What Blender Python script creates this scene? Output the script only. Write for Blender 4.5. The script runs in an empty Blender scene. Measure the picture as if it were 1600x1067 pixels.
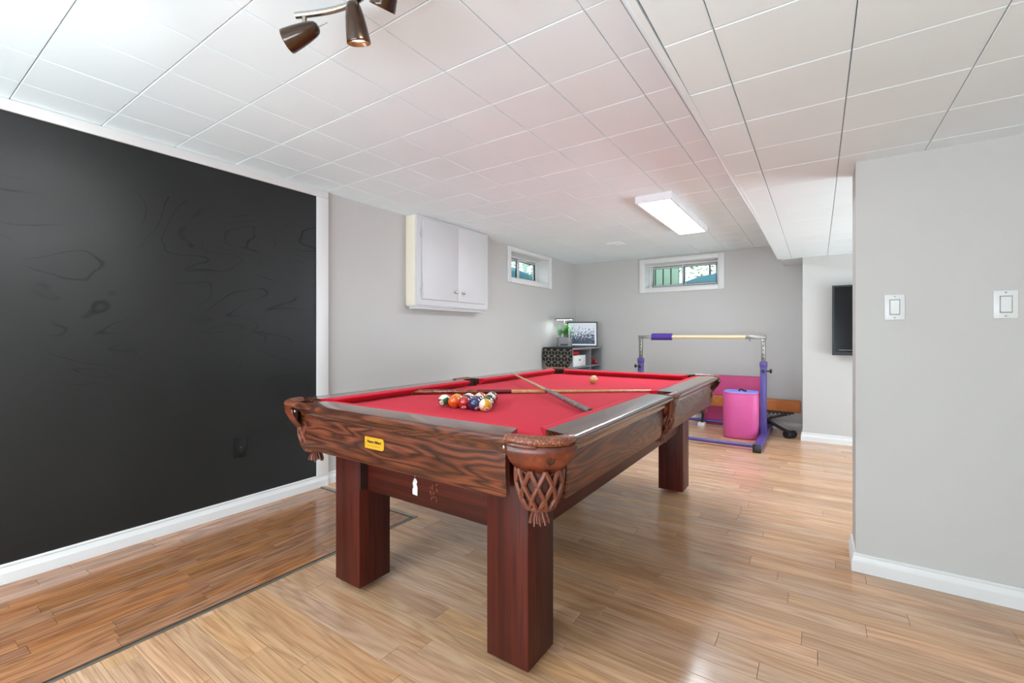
import bpy, bmesh, math, random
from mathutils import Vector, Matrix
random.seed(7)
PI = math.pi
scene = bpy.context.scene
C = scene.collection

# ------------------------------------------------------------------ camera
YAW = 34.2
cam_d = bpy.data.cameras.new('camera')
cam = bpy.data.objects.new('camera', cam_d)
C.objects.link(cam)
cam.location = (0, 0, 1.12)
cam.rotation_euler = (PI/2, 0, math.radians(YAW))
cam_d.sensor_width = 36.0
cam_d.lens = 703.0/1600.0*36.0
cam_d.shift_y = -(533.5-523.0)/1600.0
cam_d.clip_start = 0.02
scene.camera = cam

# ------------------------------------------------------------------ world, exposure
scene.view_settings.view_transform = 'Standard'
scene.view_settings.look = 'None'
scene.view_settings.gamma = 1.0
scene.view_settings.use_curve_mapping = False
scene.view_settings.exposure = 0.40
W = bpy.data.worlds.new('world'); scene.world = W
W.use_nodes = True
bg = W.node_tree.nodes['Background']
bg.inputs[0].default_value = (0.82, 0.93, 1.0, 1)
bg.inputs[1].default_value = 1.6

PANEL_EMIT = 31.0        # ceiling light diffusers
SPOT_W = 6.0            # each track-light bulb
# added fill area lights, out of view behind the camera and beside the television
def fill_light(name, loc, rot, sx, sy, w, col):
    d = bpy.data.lights.new(name, 'AREA'); d.shape = 'RECTANGLE'; d.size = sx; d.size_y = sy; d.energy = w; d.color = col
    o = bpy.data.objects.new(name, d); C.objects.link(o); o.location = loc; o.rotation_euler = rot
    return o
FILL_TINT = (.86, 1.0, 1.11)
fill_light('fill_behind_camera', (-.85, -2.48, .86), (PI/2+1.0, 0, 0), 3.7, 1.5, 262.0, FILL_TINT)
fill_light('fill_side', (2.88, 4.25, .80), (PI/2+.85, 0, PI/2), 2.2, 1.3, 112.0, FILL_TINT)

# ------------------------------------------------------------------ mesh helpers
class MB:
    def __init__(self): self.v = []; self.f = []; self.m = []
    def add(self, vs, fs, mi=0):
        o = len(self.v); self.v += [tuple(p) for p in vs]
        for f in fs: self.f.append([o+i for i in f]); self.m.append(mi)
        return self
    def box(self, x0, x1, y0, y1, z0, z1, mi=0):
        vs = [(x0,y0,z0),(x1,y0,z0),(x1,y1,z0),(x0,y1,z0),(x0,y0,z1),(x1,y0,z1),(x1,y1,z1),(x0,y1,z1)]
        return self.add(vs, [(0,3,2,1),(4,5,6,7),(0,1,5,4),(1,2,6,5),(2,3,7,6),(3,0,4,7)], mi)
    def quad(self, a, b, c, d, mi=0): return self.add([a,b,c,d], [(0,1,2,3)], mi)
    def loft(self, rings, closed=True, cap0=True, cap1=True, mi=0):
        n = len(rings[0]); vs = [p for r in rings for p in r]; fs = []
        for k in range(len(rings)-1):
            for i in range(n if closed else n-1):
                j = (i+1) % n
                fs.append((k*n+i, k*n+j, (k+1)*n+j, (k+1)*n+i))
        if closed and cap0: fs.append(tuple(reversed(range(n))))
        if closed and cap1: fs.append(tuple(range((len(rings)-1)*n, len(rings)*n)))
        return self.add(vs, fs, mi)
    def tube(self, pts, r, n=10, cap=True, mi=0):
        pts = [Vector(p) for p in pts]
        rs = r if isinstance(r, (list, tuple)) else [r]*len(pts)
        rings = []; up = None
        for i, p in enumerate(pts):
            t = (pts[min(i+1,len(pts)-1)] - pts[max(i-1,0)])
            t.normalize()
            if up is None:
                up = Vector((0,0,1)) if abs(t.z) < .9 else Vector((1,0,0))
            a = t.cross(up)
            if a.length < 1e-5: a = t.cross(Vector((1,0.1,0)))
            a.normalize(); b = a.cross(t); up = b
            rings.append([tuple(p + (a*math.cos(2*PI*k/n) + b*math.sin(2*PI*k/n))*rs[i]) for k in range(n)])
        return self.loft(rings, True, cap, cap, mi)
    def lathe(self, prof, n=24, c=(0,0,0), a0=0, a1=2*PI, mi=0, cap=False):
        full = abs(a1-a0-2*PI) < 1e-6
        rings = []
        for r, z in prof:
            rings.append([(c[0]+r*math.cos(a0+(a1-a0)*k/(n if full else n-1)), c[1]+r*math.sin(a0+(a1-a0)*k/(n if full else n-1)), c[2]+z) for k in range(n)])
        return self.loft(rings, full, cap, cap, mi)
    def prism(self, poly, z0, z1, mi=0):
        return self.loft([[(x,y,z0) for x,y in poly], [(x,y,z1) for x,y in poly]], True, True, True, mi)
    def build(self, name, mats, parent=None, loc=None, rz=None, bevel=0, seg=2, sharp=35, merge=True, rot=None):
        me = bpy.data.meshes.new(name)
        bm = bmesh.new()
        bv = [bm.verts.new(p) for p in self.v]
        for f, mi in zip(self.f, self.m):
            try:
                fc = bm.faces.new([bv[i] for i in f]); fc.material_index = mi
            except ValueError: pass
        if merge: bmesh.ops.remove_doubles(bm, verts=bm.verts, dist=1e-6)
        bmesh.ops.recalc_face_normals(bm, faces=bm.faces)
        if bevel:
            es = [e for e in bm.edges if len(e.link_faces) == 2 and e.calc_face_angle(0) > math.radians(30)]
            bmesh.ops.bevel(bm, geom=es, offset=bevel, segments=seg, profile=.5, affect='EDGES', clamp_overlap=True)
        for f in bm.faces: f.smooth = True
        for e in bm.edges:
            if len(e.link_faces) == 2 and e.calc_face_angle(0) > math.radians(sharp): e.smooth = False
        bm.to_mesh(me); bm.free()
        for m in (mats if isinstance(mats, (list, tuple)) else [mats]): me.materials.append(M[m] if isinstance(m, str) else m)
        o = bpy.data.objects.new(name, me); C.objects.link(o)
        if parent: o.parent = parent
        if loc: o.location = loc
        if rz is not None: o.rotation_euler = (0,0,rz)
        if rot: o.rotation_euler = rot
        return o

def tag(o, label=None, cat=None, group=None, kind=None):
    if label: o['label'] = label
    if cat: o['category'] = cat
    if group: o['group'] = group
    if kind: o['kind'] = kind
    return o
def thing(name, label, cat, loc=(0,0,0), rz=0, group=None):
    o = bpy.data.objects.new(name, None); C.objects.link(o)
    o.empty_display_size = .05
    o.location = loc; o.rotation_euler = (0,0,rz)
    return tag(o, label, cat, group)
def bx(name, m, parent, x0, x1, y0, y1, z0, z1, bevel=0, seg=2, kind=None):
    o = MB().box(x0,x1,y0,y1,z0,z1).build(name, m, parent, bevel=bevel, seg=seg)
    if kind: o['kind'] = kind
    return o
def link_copy(o, parent=None, loc=None, rz=None):
    c = o.copy(); C.objects.link(c)
    if parent: c.parent = parent
    if loc is not None: c.location = loc
    if rz is not None: c.rotation_euler = (0,0,rz)
    return c
def text_mesh(body, size, font_shear=0, bold=0.0):
    cu = bpy.data.curves.new('lettering', 'FONT'); cu.body = body; cu.size = size
    cu.align_x = 'CENTER'; cu.align_y = 'CENTER'; cu.offset = bold; cu.resolution_u = 3
    t = bpy.data.objects.new('tmp', cu); C.objects.link(t)
    dg = bpy.context.evaluated_depsgraph_get(); dg.update()
    me = bpy.data.meshes.new_from_object(t.evaluated_get(dg))
    vs = [v.co.copy() for v in me.vertices]; fs = [list(p.vertices) for p in me.polygons]
    bpy.data.objects.remove(t); bpy.data.curves.remove(cu); bpy.data.meshes.remove(me)
    return vs, fs

# ------------------------------------------------------------------ materials
M = {}
def srgb(r, g, b):
    f = lambda c: (c/255/12.92) if c/255 <= .04045 else ((c/255+.055)/1.055)**2.4
    return (f(r), f(g), f(b), 1)
class NT:
    def __init__(self, name):
        m = bpy.data.materials.new(name); m.use_nodes = True
        self.m = m; self.t = m.node_tree; self.N = self.t.nodes; self.L = self.t.links
        self.b = self.N['Principled BSDF']
    def n(self, t, **kw):
        x = self.N.new(t)
        for k, v in kw.items(): setattr(x, k, v)
        return x
    def l(self, a, b): self.L.new(a, b)
    def math(self, op, a, b=None, clamp=False):
        x = self.n('ShaderNodeMath', operation=op); x.use_clamp = clamp
        for i, v in enumerate((a, b)):
            if v is None: continue
            if isinstance(v, (int, float)): x.inputs[i].default_value = v
            else: self.l(v, x.inputs[i])
        return x.outputs[0]
    def noise(self, vec, scale, detail=3, rough=.55, dist=0):
        x = self.n('ShaderNodeTexNoise'); x.inputs['Scale'].default_value = scale
        x.inputs['Detail'].default_value = detail; x.inputs['Roughness'].default_value = rough; x.inputs['Distortion'].default_value = dist
        if vec is not None: self.l(vec, x.inputs['Vector'])
        return x.outputs[0]
    def mapping(self, vec, scale=(1,1,1), loc=(0,0,0), rot=(0,0,0)):
        x = self.n('ShaderNodeMapping'); x.inputs['Scale'].default_value = scale; x.inputs['Location'].default_value = loc; x.inputs['Rotation'].default_value = rot
        self.l(vec, x.inputs['Vector']); return x.outputs[0]
    def ramp(self, fac, stops):
        x = self.n('ShaderNodeValToRGB'); e = x.color_ramp.elements
        while len(e) < len(stops): e.new(.5)
        for k, (p, c) in enumerate(stops): e[k].position = p; e[k].color = c
        self.l(fac, x.inputs[0]); return x.outputs[0]
    def mix(self, fac, a, b, mode='MIX'):
        x = self.n('ShaderNodeMix', data_type='RGBA', blend_type=mode)
        for s, v in ((0, fac), (6, a), (7, b)):
            if isinstance(v, (int, float, tuple)): x.inputs[s].default_value = v
            else: self.l(v, x.inputs[s])
        return x.outputs[2]
    def bump(self, h, strength=.2, dist=.01):
        x = self.n('ShaderNodeBump'); x.inputs['Strength'].default_value = strength; x.inputs['Distance'].default_value = dist
        self.l(h, x.inputs['Height']); self.l(x.outputs[0], self.b.inputs['Normal'])
    def pos(self): return self.n('ShaderNodeNewGeometry').outputs['Position']
    def obj(self): return self.n('ShaderNodeTexCoord').outputs['Object']
    def set(self, **kw):
        al = dict(rough='Roughness', metal='Metallic', coat='Coat Weight', coatr='Coat Roughness', spec='Specular IOR Level', sheen='Sheen Weight', sheenr='Sheen Roughness', trans='Transmission Weight', ior='IOR', emit='Emission Strength', sss='Subsurface Weight')
        for k, v in kw.items(): self.b.inputs[al[k]].default_value = v
        return self
    def col(self, c):
        if isinstance(c, tuple): self.b.inputs['Base Color'].default_value = c
        else: self.l(c, self.b.inputs['Base Color'])
        return self

def plain(name, c, rough=.5, var=.06, vs=6, bump=0, bs=200, **kw):
    t = NT(name)
    n = t.noise(t.pos(), vs, 3)
    d = tuple(x*(1-var) for x in c[:3])+(1,); u = tuple(min(1, x*(1+var)) for x in c[:3])+(1,)
    t.col(t.ramp(n, [(.3, d), (.7, u)])); t.set(rough=rough, **kw)
    if bump: t.bump(t.noise(t.pos(), bs, 2), bump, .002)
    M[name] = t.m; return t

plain('wall_grey', srgb(195,191,187), .6, .012, 2, .12, 260)
plain('trim_white', srgb(226,223,221), .35, .01, 3)
plain('cream', srgb(240,228,208), .45, .02, 5)
plain('door_white', srgb(212,210,210), .4, .01, 4)
plain('plastic_white', srgb(222,221,219), .3, .01)
plain('switch_gap', srgb(150,150,150), .5, .02)
plain('fixture_white', srgb(240,240,242), .4, .01)
plain('black_plastic', srgb(22,22,23), .35, .1)
plain('black_rubber', srgb(18,18,19), .6, .1)
plain('nickel', srgb(190,186,178), .25, .03, 20, metal=1.0)
plain('steel', srgb(150,146,140), .35, .08, 40, metal=.9)
plain('purple_metal', srgb(82,69,136), .35, .05, 10)
plain('purple_foam', srgb(78,50,138), .8, .06, 40, .3, 300)
plain('beech', srgb(226,200,158), .45, .05, 30)
plain('pink_vinyl', srgb(208,84,146), .45, .04, 8, .1, 60)
plain('pink_vinyl_deep', srgb(196,66,122), .5, .05, 8, .1, 60)
plain('periwinkle', srgb(130,140,224), .5, .04, 8)
plain('tan_suede', srgb(172,98,42), .7, .12, 18, .2, 300)
plain('shelf_grey', srgb(132,132,134), .5, .06, 12)
plain('shelf_dark', srgb(60,60,62), .6, .06, 12)
plain('pot_grey', srgb(128,126,128), .4, .1, 20)
plain('soil', srgb(50,36,26), .9, .3, 80)
plain('leaf', srgb(70,170,62), .5, .25, 40)
plain('bin_white', srgb(232,230,228), .5, .02)
plain('red_thing', srgb(190,24,34), .5, .15, 30)
plain('brown_thing', srgb(110,40,28), .6, .2, 30)
plain('runner_black', srgb(16,15,15), .8, .1, 60)
plain('runner_line', srgb(190,180,164), .6, .05)
plain('brass', srgb(226,170,40), .35, .05, 40, metal=.35)
plain('print_black', srgb(30,22,10), .6, 0)
plain('sticker_white', srgb(220,214,210), .7, .05, 60)
plain('metal_strip', srgb(150,142,128), .35, .12, 30, metal=.6)
plain('strip_dark', srgb(70,62,52), .5, .2, 30)
plain('foot_red', srgb(130,44,26), .4, .1)
plain('slab', srgb(110,90,70), .9, .1)
plain('siding', srgb(176,206,184), .6, .05, 3)
plain('siding_gap', srgb(60,72,66), .8, .1)
plain('teal', srgb(50,124,142), .6, .1, 3)
plain('outdoor_leaf', srgb(120,170,110), .6, .4, 12)
plain('outdoor_ground', srgb(140,140,120), .9, .2, 4)
plain('post_pale', srgb(206,222,208), .6, .05)
plain('chalk_dark', srgb(20,20,20), .6, .1)
plain('mat_black', srgb(26,24,24), .55, .15)
plain('ball_white', srgb(236,228,206), .12, .01, coat=.5)

# ceiling tile: white pressed fibre with fine pinholes
t = NT('ceiling_tile'); p = t.pos()
t.col(t.ramp(t.noise(p, 1.5, 2), [(.3, srgb(235,246,248)), (.7, srgb(239,250,252))])); t.set(rough=.7, spec=.3)
t.bump(t.noise(p, 420, 3, .7), .12, .002); M['ceiling_tile'] = t.m
plain('ceiling_core', srgb(150,150,150), .8, .02)

# emitters
def emitter(name, c, s):
    t = NT(name); t.col((.9,.9,.9,1)); t.b.inputs['Emission Color'].default_value = c; t.set(emit=s, rough=.4); M[name] = t.m
emitter('diffuser', (0.88, 1.0, 1.10, 1), PANEL_EMIT)
emitter('bulb', (1.0, .95, .88, 1), 22.0)
emitter('grow_led', (0.92, 1.0, 1.04, 1), 11.0)

# black painted board with rubbed chalk arcs and scuffs
t = NT('chalkboard_paint'); p = t.obj()
n1 = t.noise(t.mapping(p, (1,.8,1.7)), 1.5, 1.6, .45, 1.1)
n2 = t.noise(t.mapping(p, (1,1,1)), 1.1, 2)
arc = t.math('PINGPONG', t.math('MULTIPLY', n1, 9.0), .5)
line = t.ramp(arc, [(0, (1,1,1,1)), (.07, (0,0,0,1))])
zone = t.ramp(t.noise(t.mapping(p, (1,1,1), (3.1,1.7,.4)), 2.3, 3), [(.44, (0,0,0,1)), (.68, (1,1,1,1))])
sz = t.n('ShaderNodeSeparateXYZ'); t.l(p, sz.inputs[0])
band = t.math('MULTIPLY', t.ramp(sz.outputs[2], [(.75, (0,0,0,1)), (1.0, (1,1,1,1))]), t.math('LESS_THAN', sz.outputs[2], 1.9))
lm = t.math('MULTIPLY', t.math('MULTIPLY', line, zone), band)
base = t.ramp(n2, [(.3, srgb(19,20,20)), (.75, srgb(28,29,28))])
t.col(t.mix(t.math('MULTIPLY', lm, .45), base, srgb(8,8,8)))
r = t.math('ADD', t.math('ADD', t.math('MULTIPLY', n1, .14), .43), t.math('MULTIPLY', lm, .12)); t.l(r, t.b.inputs['Roughness'])
t.l(t.math('SUBTRACT', .46, t.math('MULTIPLY', lm, .24)), t.b.inputs['Specular IOR Level']); t.bump(t.noise(p, 90, 3), .22, .002); M['chalkboard_paint'] = t.m

# wood with cathedral grain: contour lines of a stretched noise
def wood(name, axis, base_a, base_b, line_c, across=7, along=.9, rings=9, rough=.3, coat=.4, line_w=.28, use_attr=False, fine=.5, line_amt=.8, coords='obj', spec=.5):
    t = NT(name)
    p = t.obj() if coords == 'obj' else t.pos()
    if use_attr:
        a = t.n('ShaderNodeAttribute', attribute_name='rnd'); av = a.outputs['Fac']
        cmb = t.n('ShaderNodeCombineXYZ')
        for i, k in enumerate((7.3, 11.9, 5.1)): t.l(t.math('MULTIPLY', av, k*3), cmb.inputs[i])
        ad = t.n('ShaderNodeVectorMath', operation='ADD'); t.l(p, ad.inputs[0]); t.l(cmb.outputs[0], ad.inputs[1]); p = ad.outputs[0]
    sc = [across]*3; sc['xyz'.index(axis)] = along
    n = t.noise(t.mapping(p, tuple(sc)), 1.0, 2.5, .5, .25)
    g = t.math('PINGPONG', t.math('MULTIPLY', n, rings), .5)
    ln = t.ramp(g, [(0, (1,1,1,1)), (line_w, (0,0,0,1))])
    sf = [170]*3; sf['xyz'.index(axis)] = 4
    fn = t.noise(t.mapping(p, tuple(sf)), 1.0, 2, .6)
    sv = [2.2*across]*3; sv['xyz'.index(axis)] = .5
    bn = t.noise(t.mapping(p, tuple(sv)), 1.0, 2)
    base = t.ramp(bn, [(.3, base_a), (.7, base_b)])
    if use_attr:
        hs = t.n('ShaderNodeHueSaturation')
        t.l(t.math('ADD', t.math('MULTIPLY', av, .28), .86), hs.inputs['Value'])
        fr = t.math('FRACT', t.math('MULTIPLY', av, 7.7))
        t.l(t.math('ADD', t.math('MULTIPLY', fr, .006), .496), hs.inputs['Hue'])
        t.l(t.math('ADD', t.math('MULTIPLY', t.math('FRACT', t.math('MULTIPLY', av, 13.3)), .18), .91), hs.inputs['Saturation'])
        t.l(base, hs.inputs['Color']); base = hs.outputs[0]
    c = t.mix(t.math('MULTIPLY', ln, line_amt), base, line_c)
    pores = t.ramp(fn, [(.36, (1,1,1,1)), (.5, (0,0,0,1))])
    c = t.mix(t.math('MULTIPLY', pores, fine), c, line_c)
    t.col(c); t.set(rough=rough, coat=coat, coatr=.12, spec=spec)
    t.bump(fn, .06, .001)
    M[name] = t.m
for ax in 'xy':
    wood('oak_'+ax, ax, srgb(92,44,27), srgb(138,76,50), srgb(38,20,15), 7.5, 1.1, 19, .26, .8, .42, line_amt=.85)
for ax in 'xy':
    wood('oak_apron_'+ax, ax, srgb(88,42,26), srgb(134,72,46), srgb(34,18,13), 7.5, 1.1, 19, .38, .18, .42, line_amt=.88, spec=.3)
wood('mahogany', 'z', srgb(62,20,14), srgb(88,32,21), srgb(40,14,10), 14, .35, 5, .42, .06, .3, line_amt=.5, spec=.22)
for ax in 'xy':
    wood('mahogany_'+ax, ax, srgb(62,22,15), srgb(86,33,22), srgb(40,15,11), 14, .35, 5, .42, .06, .3, line_amt=.5, spec=.22)
wood('floor_x', 'x', srgb(202,155,118), srgb(219,177,141), srgb(144,98,66), 9, .95, 10, .27, .25, .36, True, .42, .34, 'pos')
wood('floor_y', 'y', srgb(172,114,76), srgb(196,138,96), srgb(88,56,36), 11, 1.1, 9, .2, .4, .34, True, .45, .5, 'pos')

# billiard cloth
t = NT('felt'); p = t.pos()
t.col(t.ramp(t.noise(p, 900, 2), [(.3, srgb(200,22,46)), (.7, srgb(216,36,60))])); t.set(rough=.9, sheen=.35, sheenr=.4, spec=.15)
t.b.inputs['Sheen Tint'].default_value = srgb(255,150,160)
t.bump(t.noise(p, 1600, 2), .12, .0006); M['felt'] = t.m
# leather
t = NT('leather'); p = t.obj()
n = t.noise(p, 14, 4, .6); f = t.noise(p, 260, 3, .6)
t.col(t.mix(t.math('MULTIPLY', f, .35), t.ramp(n, [(.32, srgb(62,22,12)), (.55, srgb(118,48,22)), (.75, srgb(158,76,38))]), srgb(50,20,12))); t.set(rough=.38, coat=.35, coatr=.25)
t.bump(f, .35, .002); M['leather'] = t.m
t = NT('leather_worn'); p = t.obj()
f = t.noise(p, 180, 4, .7)
t.col(t.ramp(f, [(.38, srgb(78,32,18)), (.52, srgb(120,58,32)), (.66, srgb(186,118,82))])); t.set(rough=.4, coat=.3, coatr=.3)
t.bump(f, .5, .003); M['leather_worn'] = t.m
plain('leather_net', srgb(112,58,38), .5, .25, 60, .3, 300)
plain('leather_inner', srgb(70,34,22), .7, .2, 40)
plain('leather_dark', srgb(52,24,18), .6, .2, 40)
# lamp shades: dark tortoise glass
t = NT('brown_glass'); p = t.obj()
t.col(t.ramp(t.noise(t.mapping(p, (30,30,8)), 1, 3), [(.3, srgb(30,14,8)), (.7, srgb(66,40,18))])); t.set(rough=.2, coat=.35, coatr=.05, spec=.3); M['brown_glass'] = t.m
# glass
t = NT('window_glass')
g = t.n('ShaderNodeBsdfGlossy'); g.inputs['Roughness'].default_value = .02
tr = t.n('ShaderNodeBsdfTransparent'); tr.inputs[0].default_value = (.93, .98, .97, 1)
mx = t.n('ShaderNodeMixShader'); mx.inputs[0].default_value = .06
t.l(tr.outputs[0], mx.inputs[1]); t.l(g.outputs[0], mx.inputs[2]); t.l(mx.outputs[0], t.N['Material Output'].inputs[0]); M['window_glass'] = t.m
plain('tv_screen', srgb(12,12,13), .2, .05, 4, spec=.25)
# framed print: pale sheet with a dark inky crowd of marks
t = NT('print_sheet'); p = t.obj()
s = t.n('ShaderNodeSeparateXYZ'); t.l(p, s.inputs[0])
v = t.noise(t.mapping(p, (60,1,34)), 1, 4, .75, .6)
hi = t.math('MULTIPLY', t.math('SUBTRACT', .24, s.outputs[2]), 1.1)
marks = t.ramp(t.math('ADD', v, hi), [(.52, (0,0,0,1)), (.6, (1,1,1,1))])
t.col(t.mix(marks, srgb(226,230,238), srgb(62,72,92))); t.set(rough=.25); M['print_sheet'] = t.m
plain('mount_white', srgb(238,238,240), .5, .01)

# ================================================================== STRUCTURE
XL, YB, ZC, ZL = -3.05, 6.22, 2.185, 1.94
XR, YF = 3.0, -2.6            # unseen right wall, wall behind the photographer
YA = 5.68                     # wall that carries the television
XA = -.133
YS, XS, TS = 2.69, .149, .23  # wall with the light switches: face, free end, thickness
def struct(name, mb, m, bevel=0):
    o = mb.build(name, m, bevel=bevel); o['kind'] = 'structure'; return o

# ---- floor: slab and laminate strips
floor = struct('floor', MB().box(XL-.2, XR+.2, YF-.2, YB+.2, -.12, -.010), 'slab')
def proj(p):
    a = math.radians(YAW); fx, fy = -math.sin(a), math.cos(a); rx, ry = math.cos(a), math.sin(a)
    d = p[0]*fx+p[1]*fy; u = p[0]*rx+p[1]*ry
    return (800+703*u/d, 523-703*(p[2]-1.12)/d, d) if d > .08 else None
def plank_geo(x0, x1, y0, y1, g=.0006, c=.0011):
    x0 += g; x1 -= g; y0 += g; y1 -= g
    vs = [(x0,y0,-.010),(x1,y0,-.010),(x1,y1,-.010),(x0,y1,-.010),(x0,y0,-.0007),(x1,y0,-.0007),(x1,y1,-.0007),(x0,y1,-.0007),
          (x0+c,y0+c,0),(x1-c,y0+c,0),(x1-c,y1-c,0),(x0+c,y1-c,0)]
    fs = [(8,9,10,11)]
    for i in range(4):
        j = (i+1) % 4; fs += [(i,j,4+j,4+i), (4+i,4+j,8+j,8+i)]
    return vs, fs
def plank_mesh(name, rects, m):
    vs, fs, rn = [], [], []
    for (a,b,c,d,r) in rects:
        v, f = plank_geo(a,b,c,d); o = len(vs); vs += v
        for q in f: fs.append([o+i for i in q]); rn.append(r)
    me = bpy.data.meshes.new(name); me.from_pydata(vs, [], fs)
    at = me.attributes.new('rnd', 'FLOAT', 'FACE'); at.data.foreach_set('value', rn)
    me.materials.append(M[m]); me.update()
    o = bpy.data.objects.new(name, me); C.objects.link(o); o.parent = floor
    return o
XT, YT = -2.05, 1.954          # metal edge between the two laid areas
PW = .0905
forced = {(.754,.852):-1.637, (1.534,1.625):-.79, (2.118,2.203):-.604, (2.506,2.595):-.278, (2.33,2.404):.295, (1.69,1.78):-.165}
main = []
y = .754 - 40*PW
while y < YB:
    y1 = min(y+PW, YB)
    if y1 > YF:
        ys = max(y, YF)
        xa = XT+.012 if (y+y1)/2 < YT else XL
        x = xa - random.uniform(.1, 1.0)
        fx = [v for (k0,k1), v in forced.items() if abs((k0+k1)/2-(y+y1)/2) < PW*.5]
        cuts = []
        if fx:
            c = fx[0]
            while c > xa: c -= random.uniform(.62, 1.15)
            x = c; cuts = [fx[0]]
        while x < XR:
            nx = x + random.uniform(.62, 1.2)
            if cuts and x < cuts[0]-.01 and nx > cuts[0]-.35: nx = cuts[0]
            a, b = max(x, xa), min(nx, XR)
            if b - a > .02:
                if (y+y1)/2 < YT and a < xa+.001: pass
                main.append((a, b, ys, y1, random.random()))
            x = nx
    y = y1
def vis_area(r):
    pts = [proj((px,py,0)) for px in (r[0], (r[0]+r[1])/2, r[1]) for py in (r[2], r[3])]
    pts = [q for q in pts if q and -200 < q[0] < 1800 and -200 < q[1] < 1250]
    if len(pts) < 3: return 0
    return (max(q[0] for q in pts)-min(q[0] for q in pts))*(max(q[1] for q in pts)-min(q[1] for q in pts))
main.sort(key=vis_area, reverse=True)
side = []
SW = .0752; n = 13
for k in range(n):
    x0 = XT-.014-(k+1)*SW; x1 = x0+SW
    if x0 < -3.035: x0 = -3.035
    y = YF + random.uniform(-.5, 0)
    while y < YT-.012:
        ny = y + random.uniform(.28, .62)
        a, b = max(y, YF), min(ny, YT-.012)
        if b-a > .02: side.append((x0, x1, a, b, random.random()))
        y = ny
side.sort(key=vis_area, reverse=True)
NM, NS = 225, 70
for r in main[:NM]: plank_mesh('plank', [r], 'floor_x')
for r in side[:NS]: plank_mesh('plank', [r], 'floor_y')
plank_mesh('plank_remainder', main[NM:], 'floor_x')['kind'] = 'stuff'
plank_mesh('plank_remainder', side[NS:], 'floor_y')['kind'] = 'stuff'
# metal edge strips between the two laid areas
tr1 = struct('trim_1', MB().box(XT-.013, XT+.004, YF, YT-.012, -.009, .003), 'strip_dark'); 
o = bx('edge_lip', 'metal_strip', tr1, XT+.004, XT+.012, YF, YT+.012, -.009, .005, .0015)
tr2 = struct('trim_2', MB().box(-3.03, XT+.004, YT-.012, YT+.012, -.009, .004), 'metal_strip', .0015)

# ---- walls
def wall_with_hole_x(name, x0, x1, y0, y1, z1, hole):
    a, b, c, d = hole; m = MB()
    m.box(x0,x1,y0,a,0,z1); m.box(x0,x1,b,y1,0,z1); m.box(x0,x1,a,b,0,c); m.box(x0,x1,a,b,d,z1)
    return struct(name, m, 'wall_grey')
LW = (4.447, 5.377, 1.803, 2.140)     # left window opening  y0 y1 z0 z1
BW = (-1.996, -1.043, 1.755, 2.112)   # back window opening  x0 x1 z0 z1
wl = wall_with_hole_x('wall_left', XL-.26, XL, YF, YB+.26, ZC+.1, LW)
m = MB(); a, b, c, d = BW
m.box(XL,a,YB,YB+.26,0,ZC+.1); m.box(b,XA+.3,YB,YB+.26,0,ZC+.1); m.box(a,b,YB,YB+.26,0,c); m.box(a,b,YB,YB+.26,d,ZC+.1)
struct('wall_back', m, 'wall_grey')
struct('wall_alcove', MB().box(XA, XR, YA, YB, 0, ZC+.1), 'wall_grey')
ws = struct('wall_switch', MB().box(XS, XR, YS, YS+TS, 0, ZL+.02), 'wall_grey')
struct('wall_right', MB().box(XR, XR+.15, YF, YB, 0, ZC+.1), 'wall_grey')
struct('wall_front', MB().box(XL-.26, XR+.15, YF-.15, YF, 0, ZC+.1), 'wall_grey')

# ---- ceilings
ceil = struct('ceiling', MB().box(XL-.2, XR+.2, YF-.2, YB+.2, ZC+.012, ZC+.1), 'ceiling_core')
def tile_mesh(dx, dy, name='ceiling_panel'):
    g = .0014; c = .0025; x = dx/2-g; y = dy/2-g
    vs = [(-x,-y,.012),(x,-y,.012),(x,y,.012),(-x,y,.012),(-x,-y,.0018),(x,-y,.0018),(x,y,.0018),(-x,y,.0018),(-x+c,-y+c,0),(x-c,-y+c,0),(x-c,y-c,0),(-x+c,y-c,0)]
    fs = [(11,10,9,8)]
    for i in range(4):
        j = (i+1) % 4; fs += [(4+i,4+j,j,i), (8+i,8+j,4+j,4+i)]
    me = bpy.data.meshes.new(name); me.from_pydata(vs, [], fs); me.materials.append(M['ceiling_tile']); me.update(); return me
_tm = {}
def tiles(parent, xs, ys, z):
    for i in range(len(xs)-1):
        for j in range(len(ys)-1):
            dx, dy = round(xs[i+1]-xs[i],4), round(ys[j+1]-ys[j],4)
            if dx < .02 or dy < .02: continue
            if (dx,dy) not in _tm: _tm[(dx,dy)] = tile_mesh(dx, dy)
            o = bpy.data.objects.new('ceiling_panel', _tm[(dx,dy)]); C.objects.link(o); o.parent = parent
            # hand-set panels: a hair of unevenness
            o.location = ((xs[i]+xs[i+1])/2, (ys[j]+ys[j+1])/2, z + random.uniform(-.0006,.0006))
            o.rotation_euler = (random.uniform(-.0012,.0012), random.uniform(-.0012,.0012), 0)
PX, PY = .3075, .3155
xs = [XL] + [-1.558+PX*k for k in range(-4, 4)] + [-.42]
ys = [1.037+PY*k for k in range(-6, 17)]; ys = [q for q in ys if q < YB-.05] + [YB]
tiles(ceil, xs, ys, ZC)
o = bx('ceiling_board', 'ceiling_tile', ceil, XL, -.42, YF, ys[0], ZC, ZC+.012)
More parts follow.
